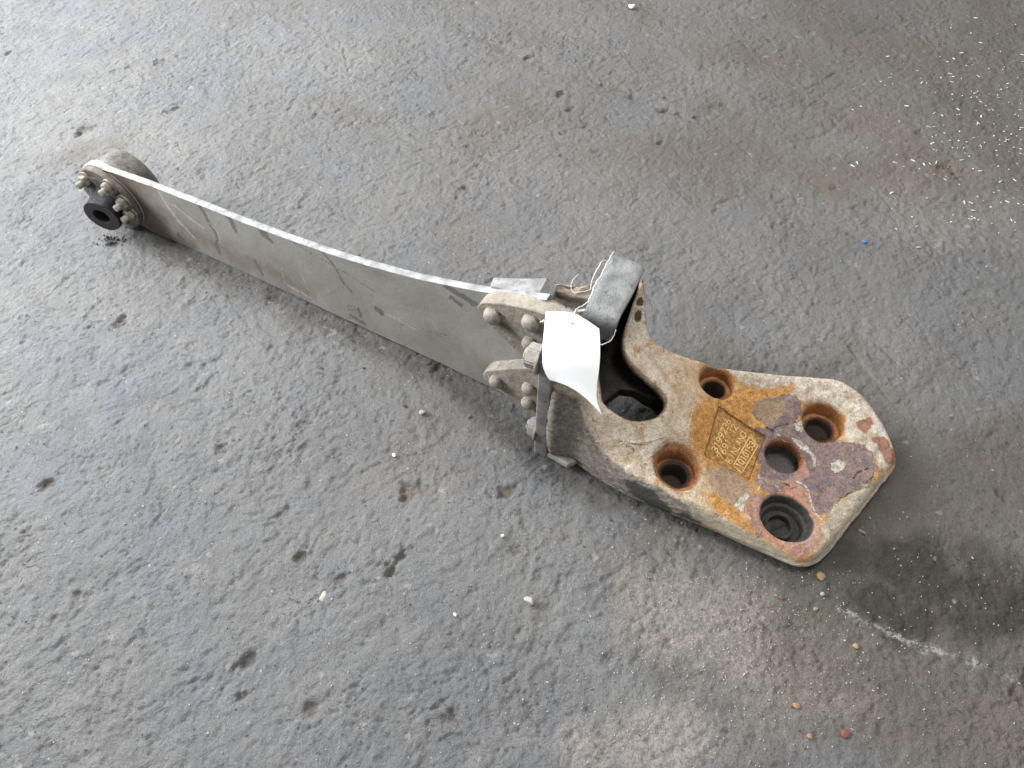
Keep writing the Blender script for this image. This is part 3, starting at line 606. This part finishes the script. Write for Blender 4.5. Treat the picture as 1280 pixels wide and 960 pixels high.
m = M('flaking_rusty_cast_iron'); m.b.inputs['Specular IOR Level'].default_value = .4
n1 = m.noise(55, 5, .7); n2 = m.noise(130, 4, .75, off=5.); n3 = m.noise(24, 4, .65, off=11.)
j = m.math('ADD', m.math('MULTIPLY', m.math('SUBTRACT', n1, .5), 26.), m.math('MULTIPLY', m.math('SUBTRACT', n2, .5), 12.))
def layer(c, name, col, amp=1., soft=.7, bias=0., strength=1.):
    v = m.math('ADD', m.math('ADD', m.attr(name), bias), m.math('MULTIPLY', j, amp)); f = m.ss(v, -soft, soft, 0, strength); return m.mix(f, c, col), f, v
dust = m.mix(m.ss(n3, .38, .62), (.75, .65, .52), (.57, .455, .33))
dust = m.mix(m.ss(n1, .52, .64, 0, .65), dust, (.46, .27, .12))
dust = m.mix(m.ss(m.noise(190, 4, .75, off=3.), .56, .66, 0, .5), dust, (.20, .14, .09))
dust = m.mix(m.ss(m.noise(85, 3, .6, off=21.), .64, .69, 0, .85), dust, (.30, .14, .045))
foot_c = m.mix(m.ss(n3, .3, .62), (.66, .42, .22), (.50, .26, .09))
c = m.mix(m.attr('left'), dust, foot_c)
c, f, _ = layer(c, 'pale', m.mix(m.ss(n1, .36, .62), (.68, .61, .52), (.50, .39, .28)), 1., 2.)
c, f_or, _ = layer(c, 'orange', m.mix(m.ss(n2, .35, .62), (.72, .37, .10), (.44, .20, .06)), 1.2, 6.)
c, f_li, _ = layer(c, 'lilac', m.mix(n1, (.38, .27, .20), (.48, .31, .18)), .8, 1.5)
c, f_pu, v_pu = layer(c, 'purple', m.mix(m.ss(n2, .6, .68), m.mix(m.ss(n1, .38, .62), (.19, .145, .15), (.32, .205, .175)), (.42, .34, .29)), .8, .8)
c, f_pi, _ = layer(c, 'pink', m.mix(m.ss(n3, .35, .65), (.54, .27, .18), (.40, .26, .21)), .5, 1.5)
c, _, _ = layer(c, 'tanflake', (.36, .25, .15), .5, .5)
c, _, _ = layer(c, 'rimgrey', m.mix(m.ss(n1, .38, .6), (.40, .34, .26), (.54, .45, .32)), .7, 1.8)
c, _, _ = layer(c, 'redpatch', m.mix(m.ss(n2, .4, .6), (.36, .14, .065), (.30, .19, .14)), .45, .8)
c, _, _ = layer(c, 'greyrough', m.mix(m.ss(n2, .38, .62), (.38, .33, .27), (.20, .175, .145)), .4, 2.5)
c, _, _ = layer(c, 'blackgrime', m.mix(n2, (.03, .03, .03), (.12, .11, .10)), .6, 2.)
c = m.mix(m.ss(m.attr('recess'), -.5, .8, 0, .8), c, m.mix(m.ss(n2, .38, .6), (.60, .34, .11), (.34, .17, .05)))
rb = m.math('ADD', m.attr('recess'), m.math('MULTIPLY', m.math('SUBTRACT', n2, .5), 2.5)); c = m.mix(m.ss(m.math('ABSOLUTE', m.math('ADD', rb, .1)), .2, 1.1, .75, 0), c, (.13, .06, .025))  # edge shading and dirt painted as a dark line round the recess
# pale lines where the scale has lifted
pe_ = m.math('MULTIPLY', m.ss(m.math('ABSOLUTE', v_pu), .3, 1.2, 1, 0), m.ss(n3, .46, .56)); c = m.mix(m.math('MULTIPLY', pe_, .75), c, (.60, .50, .38))
cj = m.math('ADD', m.attr('crack'), m.math('MULTIPLY', m.math('SUBTRACT', n2, .5), 5.))
c = m.mix(m.ss(cj, .35, 1.0, .85, 0), c, (.035, .022, .018))
c, f_ch, _ = layer(c, 'chip', m.mix(m.ss(n2, .4, .6), (.72, .68, .60), (.46, .38, .29)), .62, .4)
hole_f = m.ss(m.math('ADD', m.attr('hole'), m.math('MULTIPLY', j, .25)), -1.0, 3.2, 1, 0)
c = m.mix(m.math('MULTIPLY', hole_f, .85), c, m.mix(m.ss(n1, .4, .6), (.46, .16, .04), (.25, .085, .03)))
c = m.mix(m.math('MULTIPLY', m.ss(m.attr('hole'), -4., -11., 0, 1), .96), c, (.022, .016, .012))  # darkness deep in the holes is painted into the iron colour
c = m.mix(m.ss(m.attr('pocket'), -1., .6, 0, .9), c, (.085, .045, .022))
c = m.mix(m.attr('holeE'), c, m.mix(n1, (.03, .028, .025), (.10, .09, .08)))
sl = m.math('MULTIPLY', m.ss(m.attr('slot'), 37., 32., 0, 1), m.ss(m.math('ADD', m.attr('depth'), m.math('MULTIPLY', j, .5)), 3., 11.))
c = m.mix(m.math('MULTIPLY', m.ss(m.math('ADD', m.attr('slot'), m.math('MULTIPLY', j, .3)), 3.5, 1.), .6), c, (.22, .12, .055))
c = m.mix(sl, c, m.mix(m.ss(n1, .4, .6), (.05, .028, .016), (.022, .016, .012)))  # the slot's inner shade, painted onto its walls
c = m.scale_col(c, m.ss(m.noise(480, 3, .7), .25, .75, .78, 1.22))
c = m.scale_col(c, m.ss(m.noise(150, 4, .75, off=41.), .3, .7, .84, 1.14))
c = m.mix(m.ss(m.math('ADD', m.attr('peel'), m.math('MULTIPLY', m.math('SUBTRACT', n2, .5), 5.)), .5, 1.1, .9, 0), c, (.72, .64, .52))
hgt = m.math('ADD', m.math('MULTIPLY', f_pu, .5), m.math('MULTIPLY', f_ch, .3)); hgt = m.math('ADD', hgt, m.math('MULTIPLY', m.ss(cj, .2, 1.4), .6))
vp = m.voro(330); c = m.mix(m.math('MULTIPLY', m.ss(vp, .12, .26, 1, 0), m.ss(m.noise(70, 3, .7, off=51.), .5, .6, 0, .6)), c, (.16, .10, .06)); m.bump(m.ss(vp, .1, .35), .0008)
m.bump(hgt, .0045); m.bump(m.noise(110, 5, .8), .0060); m.bump(m.noise(360, 4, .75), .0025)
mat_cast = m.done(c, m.ss(m.noise(40, 4), .3, .7, .5, .8))
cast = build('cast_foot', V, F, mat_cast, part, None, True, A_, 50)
cast['label'] = 'rusty cast foot with a long slot and five round holes'
# sleeve seated in the near hole
hE = hole_c['E']; zE = float(ztop(hE[None])[0])
slv = lobj('sleeve', [(.0215, 0), (.0212, .014), (.0200, .0155), (.0172, .0152), (.0160, .0140), (.0158, .002), (0., .002)], (hE[0] - .006, hE[1] - .004, max(.006, zE - .034)), (0, 0, 1), dusty('oily_black_sleeve', (.02, .018, .016), (.06, .052, .045), .5, .05, scale=80, bump=.003, spec=.5), part, 36, 1., .02)
slv['label'] = 'dark oily steel sleeve inside the near hole'
# raised casting numbers, following the face
mat_num = dusty('rusty_raised_numerals', (.80, .54, .25), (.62, .38, .14), .7, .04, (.40, .18, .06), scale=80)
GL = {'0': [[(0, .2), (.15, 0), (.45, 0), (.6, .2), (.6, .8), (.45, 1), (.15, 1), (0, .8), (0, .2)]], '1': [[(.12, .8), (.32, 1), (.32, 0)]], '2': [[(0, .8), (.15, 1), (.45, 1), (.6, .8), (.6, .62), (0, 0), (.62, 0)]],
      '3': [[(0, .85), (.15, 1), (.45, 1), (.6, .82), (.6, .64), (.4, .53), (.22, .53)], [(.4, .53), (.6, .4), (.6, .18), (.45, 0), (.15, 0), (0, .15)]], '5': [[(.58, 1), (.06, 1), (.02, .56), (.4, .6), (.6, .42), (.6, .16), (.42, 0), (.14, 0), (0, .14)]],
      '6': [[(.5, 1), (.2, .84), (.02, .5), (.02, .2), (.16, 0), (.44, 0), (.6, .18), (.6, .36), (.44, .54), (.16, .54), (.02, .38)]], '7': [[(0, 1), (.6, 1), (.2, 0)]], '9': [[(.1, 0), (.4, .16), (.58, .5), (.58, .8), (.44, 1), (.16, 1), (0, .82), (0, .64), (.16, .46), (.44, .46), (.58, .62)]],
      'F': [[(0, 0), (0, 1), (.58, 1)], [(0, .52), (.48, .52)]], 'I': [[(.3, 0), (.3, 1)]], 'N': [[(0, 0), (0, 1), (.6, 0), (.6, 1)]], 'L': [[(0, 1), (0, 0), (.56, 0)]], 'A': [[(0, 0), (.3, 1), (.6, 0)], [(.12, .34), (.48, .34)]], 'D': [[(0, 0), (0, 1), (.36, 1), (.6, .76), (.6, .24), (.36, 0), (0, 0)]]}
def cast_text(body, p0, p1, hgt_, name='casting_number'):
    a = P(*p0, .053)[:2]; b = P(*p1, .053)[:2]; L = np.linalg.norm(b - a); u = (b - a) / L; v = np.array([-u[1], u[0]])
    adv = L / len(body); V = []; F = []; wd = .00065
    for i, chr_ in enumerate(body):
        for st_ in GL[chr_]:
            pl = [a + u * (i * adv + x / .6 * adv * .70) + v * y * hgt_ for x, y in st_]
            for p, q in zip(pl[:-1], pl[1:]):
                d = (q - p) / np.linalg.norm(q - p); p = p - d * wd * .6; q = q + d * wd * .6; nn_ = np.array([-d[1], d[0]]); k0 = len(V)
                base_ = np.array([p + nn_ * wd * 1.35, q + nn_ * wd * 1.35, q - nn_ * wd * 1.35, p - nn_ * wd * 1.35]); top_ = np.array([p + nn_ * wd * .8, q + nn_ * wd * .8, q - nn_ * wd * .8, p - nn_ * wd * .8])
                V += np.c_[base_, surf(base_) - .0005].tolist() + np.c_[top_, surf(top_) + .0022 + random.uniform(0, .0001)].tolist()
                F += [[k0 + 4, k0 + 7, k0 + 6, k0 + 5]] + [[k0 + j_, k0 + 4 + j_, k0 + 4 + (j_ + 1) % 4, k0 + (j_ + 1) % 4] for j_ in range(4)]
    return build(name, V, F, mat_num, part, None, False)
for body, p0, p1 in [('3199236', (896, 566), (915, 524)), ('7691', (904, 572), (916, 548)), ('12', (919, 540), (924, 530)), ('FINLAND', (916, 576), (937, 536)), ('1010153', (929, 580), (949, 547))]:
    cast_text(body, p0, p1, .0088)
# thin frame bars round the lowest row
def bar(p, q, w_=.0011):
    a = P(*p, .053)[:2]; b = P(*q, .053)[:2]; n = 14; t = np.linspace(0, 1, n)[:, None]; ln = a + (b - a) * t; u = (b - a) / np.linalg.norm(b - a); v = np.array([-u[1], u[0]]) * w_ / 2
    zz = surf(ln); VV = np.concatenate([np.c_[ln + v, zz - .001], np.c_[ln + v, zz + .0011], np.c_[ln - v, zz + .0011], np.c_[ln - v, zz - .001]])
    FF = [[k * n + i, k * n + i + 1, (k + 1) * n + i + 1, (k + 1) * n + i] for k in range(3) for i in range(n - 1)] + [[0, n, 2 * n, 3 * n], [n - 1, 4 * n - 1, 3 * n - 1, 2 * n - 1]]
    return build('numeral_frame', VV, FF, mat_num, part, None, False)
bar((919.5, 577), (940.5, 539)); bar((931, 584.5), (952, 548.5)); bar((920.5, 578), (930, 584.5)); bar((942, 540), (951, 548))

# ------------------------------------------------------------------ bent strap over the slot
ST = [((769, 322), (806, 336), .232), ((767, 318), (806, 334), .248), ((764, 321), (804.5, 337), .254), ((757, 331), (799, 349), .254), ((750, 345), (791, 366), .254), ((742, 361), (782, 382), .254), ((736, 375), (774, 397), .252),
      ((731, 386), (770, 406), .246), ((727, 395), (768, 413), .236), ((724, 402), (766, 418), .222), ((722, 408), (764, 421), .205), ((722, 414), (764, 427), .180)]
L_ = []; R_ = []
for l, r, z in ST: L_.append(P(*l, z)); R_.append(P(*r, z))
def dense(p, n=5):
    p = np.asarray(p); q = []
    for i in range(len(p) - 1):
        p0, p1, p2, p3 = p[max(i - 1, 0)], p[i], p[i + 1], p[min(i + 2, len(p) - 1)]
        for k in range(n):
            t = k / n; q.append(.5 * ((2 * p1) + (-p0 + p2) * t + (2 * p0 - 5 * p1 + 4 * p2 - p3) * t * t + (-p0 + 3 * p1 - 3 * p2 + p3) * t ** 3))
    return np.array(q + [p[-1]])
L_ = dense(L_); R_ = dense(R_); nl = len(L_); nw = 14
tan = np.gradient((L_ + R_) / 2, axis=0); wv = R_ - L_; nr = np.cross(tan, wv); nr /= np.linalg.norm(nr, axis=1, keepdims=True); nr *= np.sign(nr[nl // 2, 2])
V = []
for sgn, th in ((1, 0), (-1, .009)):
    for k in range(nw + 1):
        t = k / nw; e_ = .0016 * (1 if k in (0, nw) else 0)
        p = L_ + wv * t - nr * (th + (e_ if th == 0 else -e_)) 
        p = p + nr * (.0022 * math.sin(math.pi * t)) + nr * (.0012 * fbm(p[:, 0], p[:, 1], 50, 2, 9.) * (th == 0))[:, None]
        V.append(p)
V = np.stack(V); ring = list(range(nw + 1)) + [2 * (nw + 1) - 1 - i for i in range(nw + 1)]; m_ = len(ring)
VV = V[ring].transpose(1, 0, 2).reshape(-1, 3); F = []
MI = []
for i in range(nl - 1):
    for j_ in range(m_): F.append([i * m_ + j_, i * m_ + (j_ + 1) % m_, (i + 1) * m_ + (j_ + 1) % m_, (i + 1) * m_ + j_])
F.append(list(range(m_))[::-1]); F.append([(nl - 1) * m_ + i for i in range(m_)])
bm = bmesh.new(); vs = [bm.verts.new(p) for p in VV.tolist()]; [bm.faces.new([vs[i] for i in f]) for f in F]; bmesh.ops.recalc_face_normals(bm, faces=bm.faces)
strap = from_bm('bent_strap', bm, dusty('slate_grey_rubbed_steel', (.125, .13, .13), (.215, .216, .21), .5, .05, (.16, .11, .07), scale=38, dark=(.055, .06, .065), bump=.0012, spec=.5), part, None, True, 50)
strap['label'] = 'slate grey bent steel strap over the slot'
# brown lug below the strap's edge with two square pockets in the horn
mat_recess = dusty('dark_brown_recess', (.09, .05, .028), (.05, .03, .02), .8, .2, scale=60)
hn = np.array([-.35, -.80, .5]); hn /= np.linalg.norm(hn)

# ------------------------------------------------------------------ blank paper tag and its string
tag_e = empty('paper_tag', tuple(P(715, 404, .275)))
tag(tag_e, 'blank white paper tag tied by a string over the bracket joint', 'tag')
LE = [(682, 390), (680.5, 410), (678.5, 430), (678, 448), (679, 459), (683, 469), (687, 475)]; LZ = [.272, .270, .268, .262, .255, .246, .24]
RE = [(749, 411), (750, 428), (750, 446), (748.5, 464), (746, 482), (746, 500), (752, 518)]; RZ = [.274, .268, .258, .246, .232, .218, .205]
A = dense([P(*p, z) for p, z in zip(LE, LZ)], 5); B = dense([P(*p, z) for p, z in zip(RE, RZ)], 5); nt = len(A); nc = 24; V = []
for k in range(nc + 1):
    t = k / nc; p = A * (1 - t) + B * t; p = p + np.array([0, .30, 1.]) * (.010 * math.sin(math.pi * t)); V.append(p)
V = np.stack(V, 1).reshape(-1, 3); mm = nc + 1
F = [[i * mm + k, i * mm + k + 1, (i + 1) * mm + k + 1, (i + 1) * mm + k] for i in range(nt - 1) for k in range(nc)]
nv = len(V); V = np.concatenate([V, V - np.array([0, -.0002, .0004])]); F += [[q + nv for q in f[::-1]] for f in F]
bd = [i for i in range(mm)] + [i * mm + nc for i in range(1, nt)] + [(nt - 1) * mm + k for k in range(nc - 1, -1, -1)] + [i * mm for i in range(nt - 2, 0, -1)]
F += [[bd[i], bd[i] + nv, bd[(i + 1) % len(bd)] + nv, bd[(i + 1) % len(bd)]] for i in range(len(bd))]
m = M('blank_white_card'); m.bump(m.noise(90, 3), .0002); mat_paper = m.done((.88, .88, .885), .6)
card = build('card', V, F, mat_paper, tag_e, None, True, None, 50)
V, F = lathe([(.0, .0002), (.0019, .0002), (.0019, 0)], P(715.5, 404.5, .2815), (0, .3, 1), 12)
build('punched_hole', V, F, dusty('hole_shadow', (.03, .03, .03), (.03, .03, .03), .9), tag_e)
m = M('clear_thread'); m.b.inputs['Specular IOR Level'].default_value = .6; mat_thread = m.done((.60, .60, .57), .35)
for pts_, r in [([(715.5, 404.5, .283), (717, 396, .284), (719, 388, .28), (724, 384, .27), (731, 381, .262), (738, 371, .262), (743, 358, .262), (751, 344, .262), (758, 330, .262), (765, 318, .255), (767, 315, .235)], .0008),
                ([(743, 357, .258), (738, 362, .248), (728, 364, .246), (718, 366, .244), (714, 360, .246), (716, 350, .252), (723, 343, .25)], .0004),
                ([(738, 362, .25), (741, 348, .262), (748, 334, .27), (755, 325, .268), (764, 331, .262)], .0006),
                ([(747, 431, .225), (755, 430, .225), (763, 426, .225), (768, 419, .232), (770, 412, .24)], .0007),
                ([(675, 403, .285), (679, 401, .283), (684, 399, .28)], .0008)]:
    q = dense([P(*p) for p in pts_], 4); q = q + rng.normal(0, .0004, q.shape); V, F = tube(q, r); build('string', V, F, mat_thread, tag_e)

# ------------------------------------------------------------------ loose bits on the floor
def gz(x, y):
    i_ = int(np.clip(np.searchsorted(gx, x), 0, nx - 1)); j_ = int(np.clip(np.searchsorted(gy, y), 0, ny - 1)); return float(h[j_ * nx + i_])
def stone_mesh(c, sx, sy, sz, ang, seed, sub=2, facet=.35):
    rs = random.Random(seed); bm = bmesh.new(); bmesh.ops.create_icosphere(bm, subdivisions=sub, radius=1)
    cuts = [(Vector((rs.gauss(0, 1), rs.gauss(0, 1), rs.gauss(0, 1))).normalized(), rs.uniform(.52, .85)) for _ in range(14)]
    for v in bm.verts:
        for nrm, d in cuts:
            e = v.co.dot(nrm) - d
            if e > 0: v.co -= nrm * e
    M_ = Matrix.Rotation(ang, 3, 'Z')
    for v in bm.verts:
        q = M_ @ Vector((v.co.x * sx, v.co.y * sy, v.co.z * sz)); v.co = q
    V = np.array([v.co[:] for v in bm.verts]); bm.verts.index_update(); F = [[v.index for v in f.verts] for f in bm.faces]; bm.free()
    V[:, 2] -= V[:, 2].min() + sz * .12; return V + c, F
mats_b = {'grey': dusty('pale_grey_stone', (.36, .335, .30), (.27, .25, .225), .8, scale=80), 'white': dusty('white_chip', (.62, .61, .58), (.46, .45, .42), .7, scale=80), 'tan': dusty('tan_rust_flake', (.30, .19, .105), (.22, .13, .07), .8, scale=90),
          'red': dusty('red_rust_flake', (.17, .06, .035), (.11, .05, .035), .8, scale=90), 'dark': dusty('black_crumb', (.02, .02, .022), (.06, .06, .065), .5, scale=120, spec=.6), 'blue': dusty('blue_scrap', (.03, .17, .42), (.04, .14, .3), .5, scale=90)}
BITS = [('stone', 'grey', 662, 752, 9, 6, 5, 35, 'pale grey angular stone alone below the middle of the floor', 'stone'),
        ('plaster_chip', 'white', 790, 10, 5, 4, 3, 10, 'white chip at the top edge above the bracket', 'chip'),
        ('rust_flake', 'tan', 1027, 719, 7, 5, 2, 60, 'tan rust flake just below the near corner of the cast foot', 'rust flake'),
        ('rust_flake', 'tan', 1070, 807, 4.5, 4, 2, 80, 'small tan flake left of the white chalky line', 'rust flake'),
        ('rust_flake', 'red', 1057, 917, 5, 6, 2.5, 80, 'dark red flake near the bottom right edge of the floor', 'rust flake'),
        ('rust_flake', 'tan', 996, 882, 5, 4, 2, 20, 'orange tan flake near the bottom beside a pale smudge', 'rust flake'),
        ('rust_flake', 'tan', 1013, 920, 4, 4, 1.6, 60, 'small faded tan flake left of the dark red flake', 'rust flake'),
        ('rust_flake', 'red', 978, 747, 4, 3, 1.6, 10, 'tiny dark red flake on the brown floor under the foot', 'rust flake'),
        ('rust_flake', 'tan', 1020, 761, 3, 3, 2, 10, 'tiny orange flake between the foot and the chalky line', 'rust flake'),
        ('rust_flake', 'tan', 1078, 665, 5, 3, 2, 30, 'orange flake right of the cast foot by the oil stain', 'rust flake'),
        ('rust_flake', 'red', 401, 459, 4, 3, 2, 10, 'red crumb on the floor below the middle of the blade', 'rust flake'),
        ('rust_flake', 'red', 505, 506, 4, 3, 2, 40, 'red crumb on the floor below the blade, nearer the clamps', 'rust flake'),
        ('plaster_chip', 'white', 493, 569, 3.2, 3.2, 3, 0, 'small white bead-like chip left of the flange', 'chip'),
        ('plaster_chip', 'white', 628, 670, 3, 3, 3, 0, 'white round chip below the flange plate', 'chip'),
        ('plaster_chip', 'white', 569, 767, 3.6, 2.6, 2, 40, 'white chip left of the grey angular stone', 'chip'),
        ('stone', 'grey', 404, 744, 6, 7, 1.2, 20, 'flat pale flake at the lower left of the floor', 'stone'),
        ('stone', 'grey', 528, 517, 4, 5, 3, 70, 'grey pebble below the blade', 'stone'),
        ('stone', 'grey', 1028, 742, 3, 3, 2, 0, 'tiny grey pebble under the tan rust flake', 'stone'),
        ('black_crumb', 'dark', 588, 521, 4, 2.5, 1.6, -40, 'black sliver below the lower clamp ear', 'crumb'),
        ('black_crumb', 'dark', 764, 650, 2.6, 2.2, 2, 0, 'single black crumb below the cast foot', 'crumb'),
        ('blue_scrap', 'blue', 1081, 302, 3.4, 2.6, 1.4, 20, 'tiny blue scrap right of the bracket', 'scrap'),
        ('black_crumb', 'dark', 455, 459, 3, 2, 1.5, 20, 'black crumb on the floor below the blade middle', 'crumb')]
for i, (nme, mt, px, py, a, b, cc, ang, lab, cat) in enumerate(BITS):
    q = P(px, py); dist = np.linalg.norm(q - CAM); s = dist / FPX; q[2] = gz(q[0], q[1])
    V, F = stone_mesh(q, a * s, b * s, cc * s, R(-ang), i * 7 + 3, 2); o = build(nme, V, F, mats_b[mt], None, Vector(q), False); tag(o, lab, cat, {'rust_flake': 'rust flakes fallen on the floor', 'plaster_chip': 'small white chips on the floor', 'stone': 'loose stones on the floor', 'black_crumb': 'black crumbs on the floor'}.get(nme))
# black grease crumbs fallen beside the bush
V = []; F = []; cnt = 0
for i in range(40):
    px = 138 + random.gauss(0, 9); py = 300 + random.gauss(0, 4) - (px - 138) * .1; q = P(px, py); q[2] = gz(q[0], q[1]) + .001; s = random.uniform(.0012, .0035) + .0045 * math.exp(-((px - 138) / 5) ** 2) * random.random()
    v, f = stone_mesh(q, s, s * .8, s * .7, random.random() * 3, i, 1); V.append(v); F += [[k + cnt for k in ff] for ff in f]; cnt += len(v)
tag(build('grease_crumbs', np.concatenate(V), F, mats_b['dark'], None, None, True, None, 25), 'black greasy crumbs on the floor under the bush stub', 'crumbs', kind='stuff')
def scatter(name, n, sampler, size, mat, lab, cat, seed):
    rs = random.Random(seed); V = []; F = []; cnt = 0
    for i in range(n):
        px, py = sampler(rs); q = P(px, py); q[2] = gz(q[0], q[1]) + .0006; a, b, c_ = size(rs); t = rs.random() * 6.28
        u = np.array([math.cos(t), math.sin(t), rs.uniform(-.2, .2)]); v_ = np.array([-math.sin(t), math.cos(t), rs.uniform(-.2, .2)]); w_ = np.array([0, 0, 1.])
        for sx, sy, sz in ((-1, -1, 0), (1, -.8, 0), (.9, 1, 0), (-1, .8, 0), (-.8, -.7, 1), (.8, -.7, 1), (.7, .7, 1), (-.8, .7, 1)): V.append(q + u * sx * a + v_ * sy * b + w_ * sz * c_)
        F += [[cnt + k for k in f] for f in ((3, 2, 1, 0), (4, 5, 6, 7), (0, 1, 5, 4), (1, 2, 6, 5), (2, 3, 7, 6), (3, 0, 4, 7))]; cnt += 8
    tag(build(name, V, F, mat, None, None, False), lab, cat, kind='stuff')
def s_right(rs):
    while 1:
        x = 1280 - abs(rs.gauss(0, 75)); y = rs.gauss(165, 60)
        if rs.random() < .3: x = 1280 - rs.random() * 220; y = rs.random() * 250 + 40
        if y > 5: return x, y
scatter('white_shavings', 190, s_right, lambda rs: (rs.uniform(.0008, .0025) + (rs.random() < .2) * .0028, rs.uniform(.0007, .0015), .001), mats_b['white'], 'white plastic shavings scattered over the floor at the upper right', 'shavings', 5)
def s_low(rs):
    if rs.random() < .55: return rs.gauss(930, 150), rs.gauss(800, 90)
    return rs.random() * 1280, rs.random() * 960
mats_b['grit'] = dusty('pale_grit', (.50, .48, .44), (.38, .34, .30), .8, scale=40)
scatter('pale_grit', 1100, s_low, lambda rs: (rs.uniform(.0004, .0009) + (rs.random() < .06) * .001, rs.uniform(.0004, .0008), .0007), mats_b['grit'], 'fine pale grit lying on the floor in front of the foot', 'grit', 6)
scatter('dark_grit', 700, lambda rs: (rs.random() * 1280, rs.random() * 960), lambda rs: (rs.uniform(.0006, .0018), rs.uniform(.0005, .0012), .0008), mats_b['dark'], 'fine dark crumbs scattered over the whole floor', 'grit', 8)
